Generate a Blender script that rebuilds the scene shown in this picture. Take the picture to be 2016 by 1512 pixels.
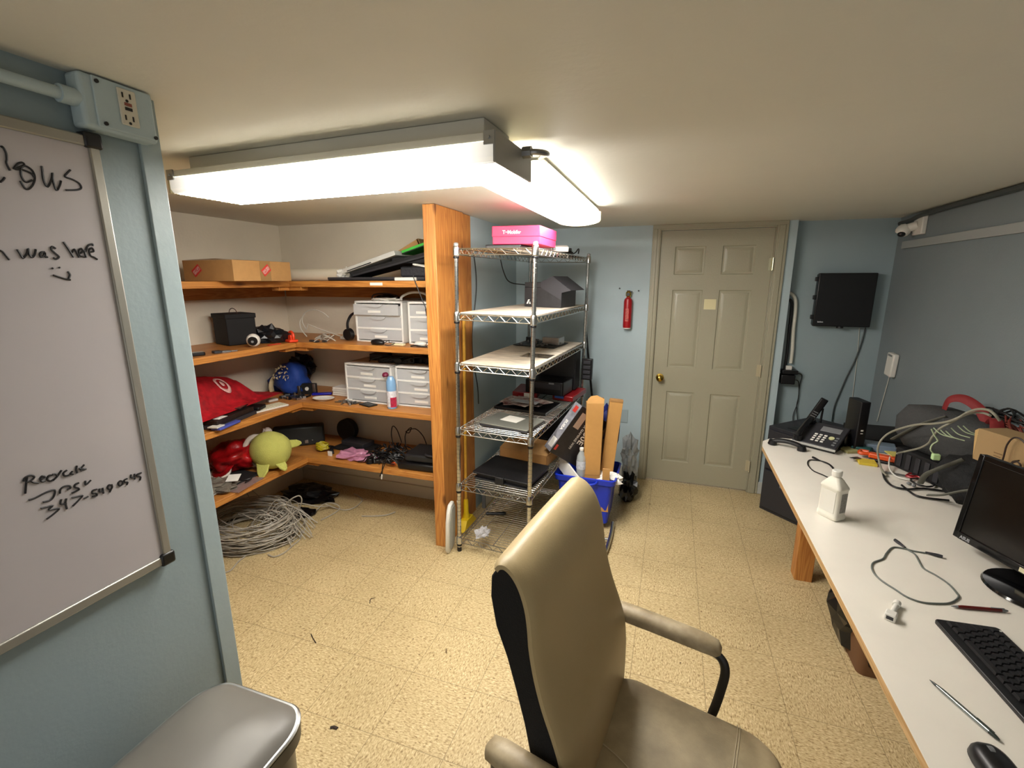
import bpy, bmesh, math, random
from mathutils import Vector, Matrix, noise
for o in list(bpy.data.objects): bpy.data.objects.remove(o)
S = bpy.context.scene; C = S.collection
PI = math.pi; R = math.radians

# ---------------------------------------------------------------- camera
cam = bpy.data.objects.new('camera', bpy.data.cameras.new('camera')); C.objects.link(cam)
cam.data.sensor_width = 36.0; cam.data.lens = 918.4 / 2016 * 36.0
cam.data.clip_start = 0.02
yaw, pit, rol = R(-18.83), R(12.579), R(0.086)
fw = Vector((math.sin(yaw)*math.cos(pit), math.cos(yaw)*math.cos(pit), -math.sin(pit)))
r0 = Vector((math.cos(yaw), -math.sin(yaw), 0)); dn = fw.cross(r0)
rt = math.cos(rol)*r0 + math.sin(rol)*dn; dd = -math.sin(rol)*r0 + math.cos(rol)*dn
cam.matrix_world = Matrix(((rt.x, -dd.x, -fw.x, 0), (rt.y, -dd.y, -fw.y, 0), (rt.z, -dd.z, -fw.z, 1.68), (0, 0, 0, 1)))
S.camera = cam
# ---------------------------------------------------------------- world and exposure
W = bpy.data.worlds.new('world'); S.world = W; W.use_nodes = True
W.node_tree.nodes['Background'].inputs[0].default_value = (1.0, 0.97, 0.92, 1)
W.node_tree.nodes['Background'].inputs[1].default_value = 0.16
S.view_settings.view_transform = 'Standard'; S.view_settings.look = 'None'
S.view_settings.exposure = 2.25; S.view_settings.gamma = 1.0
try: S.view_settings.use_curve_mapping = False
except Exception: pass
LENS_GLOW = 7.5        # light given off by the two fluorescent lenses
CEIL = 2.09

# ---------------------------------------------------------------- materials
def hexc(s):
    v = [int(s[i:i+2], 16)/255 for i in (0, 2, 4)]
    return tuple((c/12.92 if c <= .04045 else ((c+.055)/1.055)**2.4) for c in v) + (1,)
MATS = {}
def mat(name, col, rough=.5, metal=0., var=0., vscale=8., bump=0., bscale=60., spec=.5, trans=0., alpha=1., stretch=(1, 1, 1), col2=None, coat=0., sss=0.):
    if name in MATS: return MATS[name]
    m = bpy.data.materials.new(name); m.use_nodes = True; nt = m.node_tree; N = nt.nodes; L = nt.links
    b = N['Principled BSDF']; c = hexc(col) if isinstance(col, str) else tuple(col)+(1,)
    b.inputs['Base Color'].default_value = c; b.inputs['Roughness'].default_value = rough; b.inputs['Metallic'].default_value = metal
    b.inputs['Specular IOR Level'].default_value = spec; b.inputs['Transmission Weight'].default_value = trans; b.inputs['Alpha'].default_value = alpha
    b.inputs['Coat Weight'].default_value = coat
    tc = N.new('ShaderNodeTexCoord'); mp = N.new('ShaderNodeMapping'); mp.inputs['Scale'].default_value = stretch
    L.new(tc.outputs['Object'], mp.inputs['Vector'])
    if var or col2:
        n = N.new('ShaderNodeTexNoise'); n.inputs['Scale'].default_value = vscale; n.inputs['Detail'].default_value = 6; n.inputs['Roughness'].default_value = .6
        L.new(mp.outputs[0], n.inputs['Vector'])
        r = N.new('ShaderNodeValToRGB'); r.color_ramp.elements[0].position = .35; r.color_ramp.elements[1].position = .68
        d = hexc(col2) if col2 else tuple(max(0, x*(1-var)) for x in c[:3])+(1,)
        e = c if col2 else tuple(min(1, x*(1+var*.5)) for x in c[:3])+(1,)
        r.color_ramp.elements[0].color = d; r.color_ramp.elements[1].color = e
        L.new(n.outputs['Fac'], r.inputs[0]); L.new(r.outputs[0], b.inputs['Base Color'])
    if bump:
        n2 = N.new('ShaderNodeTexNoise'); n2.inputs['Scale'].default_value = bscale; n2.inputs['Detail'].default_value = 4
        L.new(mp.outputs[0], n2.inputs['Vector']); bp = N.new('ShaderNodeBump'); bp.inputs['Strength'].default_value = bump; bp.inputs['Distance'].default_value = .01
        L.new(n2.outputs['Fac'], bp.inputs['Height']); L.new(bp.outputs[0], b.inputs['Normal'])
    MATS[name] = m; return m
def wood(name, c1, c2, axis=2, dark='6e3f16'):
    if name in MATS: return MATS[name]
    m = bpy.data.materials.new(name); m.use_nodes = True; nt = m.node_tree; N = nt.nodes; L = nt.links; b = N['Principled BSDF']
    b.inputs['Roughness'].default_value = .42
    tc = N.new('ShaderNodeTexCoord'); mp = N.new('ShaderNodeMapping'); sc = [14., 14., 14.]; sc[axis] = .9; mp.inputs['Scale'].default_value = sc
    L.new(tc.outputs['Object'], mp.inputs['Vector'])
    n = N.new('ShaderNodeTexNoise'); n.inputs['Scale'].default_value = 1.0; n.inputs['Detail'].default_value = 3; n.inputs['Distortion'].default_value = .6
    L.new(mp.outputs[0], n.inputs['Vector'])
    ml = N.new('ShaderNodeMath'); ml.operation = 'MULTIPLY'; ml.inputs[1].default_value = 13; L.new(n.outputs['Fac'], ml.inputs[0])
    fr = N.new('ShaderNodeMath'); fr.operation = 'FRACT'; L.new(ml.outputs[0], fr.inputs[0])
    r = N.new('ShaderNodeValToRGB'); e = r.color_ramp.elements; e[0].position = 0; e[0].color = hexc(c2); e[1].position = .45; e[1].color = hexc(c1)
    q = e.new(1.0); q.color = hexc(c2); L.new(fr.outputs[0], r.inputs[0])
    mp2 = N.new('ShaderNodeMapping'); s2 = [9., 9., 9.]; s2[axis] = 3.; mp2.inputs['Scale'].default_value = s2; L.new(tc.outputs['Object'], mp2.inputs['Vector'])
    v = N.new('ShaderNodeTexVoronoi'); v.inputs['Scale'].default_value = .8; L.new(mp2.outputs[0], v.inputs['Vector'])
    r2 = N.new('ShaderNodeValToRGB'); r2.color_ramp.elements[0].position = .05; r2.color_ramp.elements[0].color = (1, 1, 1, 1); r2.color_ramp.elements[1].position = .13; r2.color_ramp.elements[1].color = (0, 0, 0, 1)
    L.new(v.outputs['Distance'], r2.inputs[0])
    mx = N.new('ShaderNodeMix'); mx.data_type = 'RGBA'; L.new(r2.outputs[0], mx.inputs[0]); L.new(r.outputs[0], mx.inputs[6]); mx.inputs[7].default_value = hexc(dark)
    L.new(mx.outputs[2], b.inputs['Base Color']); MATS[name] = m; return m

def floor_mat():
    m = bpy.data.materials.new('vinyl_tile'); m.use_nodes = True; nt = m.node_tree; N = nt.nodes; L = nt.links; b = N['Principled BSDF']
    b.inputs['Roughness'].default_value = .42; b.inputs['Specular IOR Level'].default_value = .35
    tc = N.new('ShaderNodeTexCoord'); sx = N.new('ShaderNodeSeparateXYZ'); L.new(tc.outputs['Object'], sx.inputs[0])
    def M(op, a, b_=None, c=None):
        k = N.new('ShaderNodeMath'); k.operation = op
        for i, v in enumerate((a, b_, c)):
            if v is None: continue
            if isinstance(v, (int, float)): k.inputs[i].default_value = v
            else: L.new(v, k.inputs[i])
        return k.outputs[0]
    T = .3020
    ux = M('DIVIDE', M('ADD', sx.outputs[0], .971), T); uy = M('DIVIDE', M('ADD', sx.outputs[1], -1.490), T)
    fx = M('FLOOR', ux); fy = M('FLOOR', uy)
    par = M('ABSOLUTE', M('MODULO', M('ADD', fx, fy), 2.0))
    dx = M('ABSOLUTE', M('SUBTRACT', M('SUBTRACT', ux, fx), .5)); dy = M('ABSOLUTE', M('SUBTRACT', M('SUBTRACT', uy, fy), .5))
    edge = M('MAXIMUM', dx, dy)
    line = M('GREATER_THAN', edge, .4950)
    # fleck noise, grain turned a quarter on every other tile
    def flecks(sc, w):
        mp = N.new('ShaderNodeMapping'); mp.inputs['Scale'].default_value = sc; L.new(tc.outputs['Object'], mp.inputs['Vector'])
        n = N.new('ShaderNodeTexNoise'); n.inputs['Scale'].default_value = w; n.inputs['Detail'].default_value = 3; n.inputs['Roughness'].default_value = .6; n.inputs['Distortion'].default_value = .5
        L.new(mp.outputs[0], n.inputs['Vector']); return n.outputs['Fac']
    a = flecks((1, .42, 1), 175); c = flecks((.42, 1, 1), 175)
    mf = N.new('ShaderNodeMix'); mf.data_type = 'FLOAT'; L.new(par, mf.inputs[0]); L.new(a, mf.inputs[2]); L.new(c, mf.inputs[3])
    r = N.new('ShaderNodeValToRGB'); e = r.color_ramp.elements
    e[0].position = .30; e[0].color = hexc('7c6340'); e[1].position = .41; e[1].color = hexc('b59e73')
    for p, h in ((.49, 'c6b185'), (.58, 'cfbc90'), (.70, 'e6d6ac')):
        q = e.new(p); q.color = hexc(h)
    L.new(mf.outputs[0], r.inputs[0])
    big = N.new('ShaderNodeTexNoise'); big.inputs['Scale'].default_value = 1.6; big.inputs['Detail'].default_value = 5; L.new(tc.outputs['Object'], big.inputs['Vector'])
    rb = N.new('ShaderNodeValToRGB'); rb.color_ramp.elements[0].position = .3; rb.color_ramp.elements[0].color = (.80, .79, .76, 1); rb.color_ramp.elements[1].position = .62; rb.color_ramp.elements[1].color = (1, 1, 1, 1)
    L.new(big.outputs['Fac'], rb.inputs[0])
    mu = N.new('ShaderNodeMix'); mu.data_type = 'RGBA'; mu.blend_type = 'MULTIPLY'; mu.inputs[0].default_value = 1; L.new(r.outputs[0], mu.inputs[6]); L.new(rb.outputs[0], mu.inputs[7])
    # scuffs
    wv = N.new('ShaderNodeTexNoise'); wv.inputs['Scale'].default_value = 9; wv.inputs['Detail'].default_value = 8; wv.inputs['Distortion'].default_value = 2.5; L.new(tc.outputs['Object'], wv.inputs['Vector'])
    rs = N.new('ShaderNodeValToRGB'); rs.color_ramp.elements[0].position = .725; rs.color_ramp.elements[0].color = (0, 0, 0, 1); rs.color_ramp.elements[1].position = .745; rs.color_ramp.elements[1].color = (1, 1, 1, 1)
    L.new(wv.outputs['Fac'], rs.inputs[0])
    ms = N.new('ShaderNodeMix'); ms.data_type = 'RGBA'; L.new(rs.outputs[0], ms.inputs[0]); L.new(mu.outputs[2], ms.inputs[6]); ms.inputs[7].default_value = hexc('5b4526')
    lf = M('MULTIPLY', line, .5)
    ml = N.new('ShaderNodeMix'); ml.data_type = 'RGBA'; L.new(lf, ml.inputs[0]); L.new(ms.outputs[2], ml.inputs[6]); ml.inputs[7].default_value = hexc('5e4a2c')
    L.new(ml.outputs[2], b.inputs['Base Color']); return m

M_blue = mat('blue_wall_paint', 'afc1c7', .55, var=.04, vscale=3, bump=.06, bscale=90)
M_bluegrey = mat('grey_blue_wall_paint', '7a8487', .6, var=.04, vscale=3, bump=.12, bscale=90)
M_closet = mat('closet_wall_paint', 'e2d9c6', .7, var=.05, vscale=2.5, bump=.1, bscale=60)
M_ceil = mat('ceiling_paint', 'dddace', .55, var=.03, vscale=1.5, bump=.08, bscale=40)
M_floor = floor_mat()
M_door = mat('taupe_door_paint', 'a29e88', .35, bump=.12, bscale=120)
M_trimw = mat('white_trim_paint', 'b9bbb5', .4)
M_white = mat('white_plastic', 'dcdad2', .4)
M_cream = mat('cream_plastic', 'd6cda9', .45)
M_bk = mat('black_plastic', '0d0d10', .38)
M_bkm = mat('matte_black', '0b0b0e', .75)
M_dk = mat('charcoal_plastic', '2b2b30', .5)
M_gr = mat('grey_plastic', '77797b', .45)
M_chrome = mat('chrome_wire', 'c9c9c6', .22, metal=1.)
M_steel = mat('brushed_steel', 'a4a6a6', .35, metal=1.)
M_brass = mat('brass', 'c9a54a', .2, metal=1.)
M_wx = wood('pine_along_x', 'c98b45', 'ad6e32', 0)
M_wy = wood('pine_along_y', 'c68843', 'ab6c30', 1)
M_wz = wood('pine_upright', 'c78a45', 'a96930', 2)
M_card = mat('cardboard', 'b68a55', .8, var=.08, vscale=20)
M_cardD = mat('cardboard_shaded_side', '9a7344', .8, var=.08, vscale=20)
M_red = mat('red_plastic', 'a3121a', .35)
M_blueB = mat('bright_blue_plastic', '1231b8', .35)
M_pcb = mat('circuit_board_dark', '15191c', .5, var=.4, vscale=90)
M_paper = mat('white_paper', 'e6e4de', .7)
M_ink = mat('marker_ink', '161518', .6)
M_gcable = mat('grey_cable_jacket', 'aba497', .5)
M_wcable = mat('white_cable_jacket', 'c9c7bb', .45)
M_bcable = mat('black_cable_jacket', '0a0a0c', .5)

# ---------------------------------------------------------------- mesh builder
def V3(*a): return Vector(a)
class MB:
    def __init__(s): s.v = []; s.f = []
    def add(s, vs, fs, M=None):
        k = len(s.v); s.v += [(M @ Vector(p)) if M else Vector(p) for p in vs]; s.f += [tuple(i+k for i in f) for f in fs]; return s
    def box(s, x0, x1, y0, y1, z0, z1, M=None):
        if x0 > x1: x0, x1 = x1, x0
        if y0 > y1: y0, y1 = y1, y0
        if z0 > z1: z0, z1 = z1, z0
        return s.add([(x0, y0, z0), (x1, y0, z0), (x1, y1, z0), (x0, y1, z0), (x0, y0, z1), (x1, y0, z1), (x1, y1, z1), (x0, y1, z1)],
                     [(3, 2, 1, 0), (4, 5, 6, 7), (0, 1, 5, 4), (1, 2, 6, 5), (2, 3, 7, 6), (3, 0, 4, 7)], M)
    def cyl(s, p0, p1, r0, r1=None, n=16, M=None):
        return s.tube([p0, p1], [r0, r0 if r1 is None else r1], n, M=M)
    def tube(s, pts, r, n=8, closed=False, M=None, flat=1.0):
        pts = [Vector(p) for p in pts]; m = len(pts)
        rr = r if isinstance(r, (list, tuple)) else [r]*m
        tang = []
        for i in range(m):
            a = pts[(i-1) % m] if (closed or i > 0) else pts[i]; b = pts[(i+1) % m] if (closed or i < m-1) else pts[i]
            t = b-a; tang.append(t.normalized() if t.length > 1e-9 else Vector((0, 0, 1)))
        up = Vector((0, 0, 1)) if abs(tang[0].z) < .9 else Vector((1, 0, 0))
        n0 = tang[0].cross(up).normalized(); vs = []; prev = tang[0]
        for i in range(m):
            ax = prev.cross(tang[i])
            if ax.length > 1e-7: n0 = Matrix.Rotation(prev.angle(tang[i]), 3, ax.normalized()) @ n0
            n0 = (n0-tang[i]*n0.dot(tang[i])).normalized(); b0 = tang[i].cross(n0); prev = tang[i]
            for j in range(n):
                a = 2*PI*j/n; vs.append(pts[i]+(n0*math.cos(a)+b0*math.sin(a)*flat)*rr[i])
        fs = []
        for i in range(m if closed else m-1):
            for j in range(n):
                a = i*n+j; b = i*n+(j+1) % n; c = ((i+1) % m)*n+(j+1) % n; d = ((i+1) % m)*n+j; fs.append((a, b, c, d))
        if not closed: fs += [tuple(range(n))[::-1], tuple((m-1)*n+j for j in range(n))]
        return s.add(vs, fs, M)
    def lathe(s, prof, n=24, M=None, cap=True):
        vs = []; fs = []
        for r, z in prof:
            for j in range(n): a = 2*PI*j/n; vs.append((max(r, 1e-4)*math.cos(a), max(r, 1e-4)*math.sin(a), z))
        for i in range(len(prof)-1):
            for j in range(n): fs.append((i*n+j, i*n+(j+1) % n, (i+1)*n+(j+1) % n, (i+1)*n+j))
        if cap: fs += [tuple(range(n))[::-1], tuple((len(prof)-1)*n+j for j in range(n))]
        return s.add(vs, fs, M)
    def prism(s, poly, h0, h1, M=None):
        n = len(poly); vs = [(x, y, h0) for x, y in poly]+[(x, y, h1) for x, y in poly]
        ar = sum(poly[i][0]*poly[(i+1) % n][1]-poly[(i+1) % n][0]*poly[i][1] for i in range(n))
        fs = [tuple(range(n))[::-1], tuple(range(n, 2*n))]+[(i, (i+1) % n, n+(i+1) % n, n+i) for i in range(n)]
        if ar < 0: fs = [f[::-1] for f in fs]
        return s.add(vs, fs, M)
    def loft(s, rings, closed=True, caps=True, M=None):
        n = len(rings[0]); vs = [p for r in rings for p in r]; fs = []
        for i in range(len(rings)-1):
            for j in range(n if closed else n-1): fs.append((i*n+j, i*n+(j+1) % n, (i+1)*n+(j+1) % n, (i+1)*n+j))
        if caps and closed: fs += [tuple(range(n))[::-1], tuple((len(rings)-1)*n+j for j in range(n))]
        return s.add(vs, fs, M)
    def blob(s, c, rad, amp=.15, fr=2., seed=0, n=3, M=None, flatz=None):
        bm = bmesh.new(); bmesh.ops.create_icosphere(bm, subdivisions=n, radius=1)
        vs = []
        for v in bm.verts:
            p = v.co.copy(); d = 1+amp*noise.noise(p*fr+Vector((seed*3.1, seed*1.7, seed)))*1.6+amp*.5*noise.noise(p*fr*2.7+Vector((seed, 0, 5)))
            q = Vector((c[0]+p.x*rad[0]*d, c[1]+p.y*rad[1]*d, c[2]+p.z*rad[2]*d))
            if flatz is not None and q.z < flatz: q.z = flatz+.001*noise.noise(p*5)+.001
            vs.append(q)
        fs = [tuple(v.index for v in f.verts) for f in bm.faces]; bm.free(); return s.add(vs, fs, M)
def spl(pts, k=6, closed=False):
    P = [Vector(p) for p in pts]; n = len(P); out = []
    for i in range(n if closed else n-1):
        g = (lambda j: P[j % n]) if closed else (lambda j: P[min(max(j, 0), n-1)])
        a, b, c, d = g(i-1), g(i), g(i+1), g(i+2)
        for q in range(k):
            t = q/k; out.append(.5*((2*b)+(c-a)*t+(2*a-5*b+4*c-d)*t*t+(3*b-a-3*c+d)*t**3))
    if not closed: out.append(P[-1])
    return out
def rrect(x0, x1, y0, y1, r, n=5):
    out = []
    for cx, cy, a0 in ((x1-r, y1-r, 0), (x0+r, y1-r, 90), (x0+r, y0+r, 180), (x1-r, y0+r, 270)):
        for i in range(n+1): a = R(a0+90*i/n); out.append((cx+r*math.cos(a), cy+r*math.sin(a)))
    return out
ROOTM = {}
def setp(o, label=None, cat=None, group=None, kind=None):
    if label: o['label'] = label
    if cat: o['category'] = cat
    if group: o['group'] = group
    if kind: o['kind'] = kind
    return o
def mk(name, mb, m, parent=None, bevel=0, sharp=35, flat=False, label=None, world=False, bseg=2, fix=True):
    me = bpy.data.meshes.new(name); me.from_pydata([tuple(v) for v in mb.v], [], mb.f); me.update()
    if fix:
        bm = bmesh.new(); bm.from_mesh(me); bmesh.ops.recalc_face_normals(bm, faces=bm.faces); bm.to_mesh(me); bm.free()
    me.materials.append(m)
    if not flat:
        for p in me.polygons: p.use_smooth = True
        me.set_sharp_from_angle(angle=R(sharp))
    o = bpy.data.objects.new(name, me); C.objects.link(o)
    if parent is not None:
        o.parent = parent
        if world: o.matrix_parent_inverse = ROOTM.get(parent.name, Matrix()).inverted()
    if bevel:
        b = o.modifiers.new('bevel', 'BEVEL'); b.width = bevel; b.segments = bseg; b.limit_method = 'ANGLE'; b.angle_limit = R(40); b.harden_normals = False
    if label: o['label'] = label
    return o
def thing(name, label, cat, loc=(0, 0, 0), rz=0, group=None, rot=None, M=None):
    o = bpy.data.objects.new(name, None); C.objects.link(o); o.empty_display_size = .05
    m = M if M is not None else Matrix.Translation(Vector(loc)) @ (rot.to_4x4() if rot else Matrix.Rotation(rz, 4, 'Z'))
    o.matrix_world = m; ROOTM[o.name] = m.copy(); setp(o, label, cat, group); return o
def solo(name, mb, m, label, cat, group=None, kind=None, bevel=0, sharp=35, flat=False, M=None):
    # one-mesh thing: geometry given in world coordinates (or local with M); origin moved to the base centre
    vs = [(M @ v) if M else v for v in mb.v]
    lo = [min(v[i] for v in vs) for i in range(3)]; hi = [max(v[i] for v in vs) for i in range(3)]
    c = Vector(((lo[0]+hi[0])/2, (lo[1]+hi[1])/2, lo[2])); mb.v = [v-c for v in vs]
    o = mk(name, mb, m, None, bevel, sharp, flat); o.location = c; setp(o, label, cat, group, kind); return o
def struct(name, mb, m, bevel=0, **k):
    o = mk(name, mb, m, None, bevel, **k); o['kind'] = 'structure'; return o
def copy_tree(o, parent=None, M=None):
    c = o.copy(); C.objects.link(c); c.parent = parent
    if M is not None and parent is None: c.matrix_world = M; ROOTM[c.name] = M.copy()
    for ch in [x for x in bpy.data.objects if x.parent == o and x != c]: copy_tree(ch, c)
    return c
def lettering(name, body, size, org, right, up, m, parent=None, label=None, world=True, depth=.0004, align='LEFT', shear=0, space=1.0, bold=0.):
    cu = bpy.data.curves.new(name, 'FONT'); cu.body = body; cu.size = size; cu.extrude = depth; cu.align_x = align; cu.shear = shear; cu.space_character = space; cu.offset = bold; cu.resolution_u = 3
    t = bpy.data.objects.new(name, cu); C.objects.link(t)
    dg = bpy.context.evaluated_depsgraph_get(); me = bpy.data.meshes.new_from_object(t.evaluated_get(dg)); bpy.data.objects.remove(t)
    r = Vector(right).normalized(); u = Vector(up).normalized(); n = r.cross(u)
    Mx = Matrix(((r.x, u.x, n.x, org[0]), (r.y, u.y, n.y, org[1]), (r.z, u.z, n.z, org[2]), (0, 0, 0, 1)))
    me.transform(Mx); me.materials.clear(); me.materials.append(m)
    o = bpy.data.objects.new(name, me); C.objects.link(o)
    if parent is not None:
        o.parent = parent
        if world: o.matrix_parent_inverse = ROOTM.get(parent.name, Matrix()).inverted()
    if label: o['label'] = label
    return o
def frame(o, x, y):   # matrix from origin and two axis directions
    x = Vector(x).normalized(); y = Vector(y); y = (y-x*y.dot(x)).normalized(); z = x.cross(y)
    return Matrix(((x.x, y.x, z.x, o[0]), (x.y, y.y, z.y, o[1]), (x.z, y.z, z.z, o[2]), (0, 0, 0, 1)))

# ================================================================ THE ROOM
struct('floor', MB().box(-3.05, 1.55, -1.2, 4.12, -.05, 0), M_floor)
struct('ceiling', MB().box(-3.05, 1.55, -1.2, 4.12, CEIL, CEIL+.05), M_ceil)
M_part = mat('blue_paint_shaded_partition', '8d9da2', .5, var=.04, vscale=3, bump=.05, bscale=90)  # same blue wall paint, darkened so the weaker light sits in the colour
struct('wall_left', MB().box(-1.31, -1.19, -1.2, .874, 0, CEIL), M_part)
struct('trim_1', MB().box(-1.19, -1.181, .826, .874, 0, CEIL), mat('blue_trim_paint', '98a8ac', .4, bump=.1, bscale=30), bevel=.002)
struct('wall_closet_left', MB().box(-3.05, -2.93, -.2, 3.0, 0, CEIL), M_closet)
struct('wall_closet_back', MB().box(-3.05, -1.38, 3.0, 3.1, 0, CEIL), M_closet)
struct('wall_closet_near', MB().box(-2.93, -1.31, -.3, -.2, 0, CEIL), M_closet)
struct('wall_return', MB().box(-1.38, -1.30, 2.60, 3.93, 0, CEIL), M_blue)
struct('baseboard_closet', MB().box(-2.93, -1.38, 2.985, 3.0, 0, .10), mat('closet_baseboard_paint', 'cfc6b3', .5), bevel=.003)
# far wall with the door opening
wb = MB().box(-1.38, -.124, 3.93, 4.05, 0, CEIL); wb.box(.665, .80, 3.93, 4.05, 0, CEIL); wb.box(-.124, .665, 3.93, 4.05, 2.052, CEIL)
struct('wall_back', wb, M_blue)
struct('wall_recess', MB().box(.80, 1.55, 4.02, 4.12, 0, CEIL), mat('blue_paint_shaded_recess', '91a2a7', .55, var=.04, vscale=3))  # blue wall paint again, with the recess shade put into its colour
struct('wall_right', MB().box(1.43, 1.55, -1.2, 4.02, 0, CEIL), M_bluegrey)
struct('baseboard_back', MB().box(-1.30, -.186, 3.915, 3.93, 0, .10).box(.742, .798, 3.915, 3.93, 0, .10), M_trimw, bevel=.003)
struct('trim_2', MB().box(1.414, 1.43, .2, 3.9, 1.878, 1.925), mat('grey_trim_paint', '9a9e9c', .5), bevel=.002)
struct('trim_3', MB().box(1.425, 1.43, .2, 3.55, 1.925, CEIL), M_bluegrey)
# door
d = struct('door_1', MB(), M_door) if False else None
def door():
    x0, x1, z0, z1, yf = -.120, .661, .012, 2.045, 3.935
    pans = [(-.012, .208, 1.717, 1.928), (.325, .549, 1.717, 1.928), (-.012, .208, .985, 1.602), (.325, .549, .985, 1.602), (-.003, .212, .185, .788), (.331, .549, .185, .788)]
    mb = MB(); xs = sorted({x0, x1, *[p[0] for p in pans], *[p[1] for p in pans]}); zs = sorted({z0, z1, *[p[2] for p in pans], *[p[3] for p in pans]})
    for i in range(len(xs)-1):
        for j in range(len(zs)-1):
            a, b, c, e = xs[i], xs[i+1], zs[j], zs[j+1]
            if any(a >= p[0]-1e-6 and b <= p[1]+1e-6 and c >= p[2]-1e-6 and e <= p[3]+1e-6 for p in pans): continue
            mb.add([(a, yf, c), (b, yf, c), (b, yf, e), (a, yf, e)], [(0, 1, 2, 3)])
    for a, b, c, e in pans:
        rg = []
        for ins, dep in ((0, 0), (.006, .007), (.016, .008), (.036, .001), (.04, .0005)):
            rg.append([(a+ins, yf+dep, c+ins), (b-ins, yf+dep, c+ins), (b-ins, yf+dep, e-ins), (a+ins, yf+dep, e-ins)])
        k = len(mb.v); mb.loft(rg, caps=False); n = len(mb.v); mb.f.append((n-4, n-3, n-2, n-1))
    mb.add([(x0, yf, z0), (x1, yf, z0), (x1, yf, z1), (x0, yf, z1), (x0, yf+.035, z0), (x1, yf+.035, z0), (x1, yf+.035, z1), (x0, yf+.035, z1)],
           [(7, 6, 5, 4), (1, 0, 4, 5), (2, 1, 5, 6), (3, 2, 6, 7), (0, 3, 7, 4)])
    o = struct('door_1', mb, M_door, sharp=15, fix=False)
    cs = MB()
    for a, b in ((-.185, -.128), (.669, .742)):
        cs.box(a, b, 3.914, 3.93, 0, 2.06); cs.box(a+.012, b-.02, 3.908, 3.914, 0, 2.06)
    cs.box(-.185, .742, 3.914, 3.93, 2.058, CEIL)
    cs.box(-.128, -.121, 3.914, 4.04, 0, 2.06); cs.box(.662, .669, 3.914, 4.04, 0, 2.06); cs.box(-.128, .669, 3.914, 4.04, 2.047, 2.06)
    mk('door_casing', cs, M_door, o, bevel=.003)
    kb = MB().lathe([(.0, 0), (.031, 0), (.031, .006), (.012, .010), (.011, .028), (.020, .034), (.027, .045), (.027, .056), (.018, .066), (.006, .069)], 24, Matrix.Translation((-.062, yf, .90)) @ Matrix.Rotation(R(90), 4, 'X'))
    mk('door_knob', kb, M_brass, o)
    for z in (1.789, .999, .223):
        h = MB().cyl((.664, 3.909, z-.045), (.664, 3.909, z+.045), .006, n=10); h.box(.640, .664, 3.931, 3.935, z-.045, z+.045)
        mk('hinge', h, mat('painted_hinge', 'b5ab8e', .35) if z < 1.5 else mat('bright_hinge', 'c9c4a5', .25, metal=.8), o)
    n = MB().box(.226, .312, 3.9325, 3.934, 1.455, 1.533)
    solo('paper_note', n, mat('pale_yellow_paper', 'd9d2a8', .8), 'small square yellowish paper note stuck on the taupe door', 'note')
door()
solo('wall_plate', MB().box(-.362, -.298, 3.924, 3.930, .488, .604), mat('plate_paint', '9dadb1', .4), 'blank blue-grey cover plate on the wall left of the door', 'wall plate', bevel=.003)
for x, z in ((-.417, 1.612), (-.268, 1.594)):
    solo('wall_screw', MB().cyl((x, 3.93, z), (x, 3.912, z), .006, n=8), M_bk,
         'dark screw in the blue wall, %s of the two above the extinguisher' % ('left' if x < -.3 else 'right'), 'screw', 'screws above the extinguisher')

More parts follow.
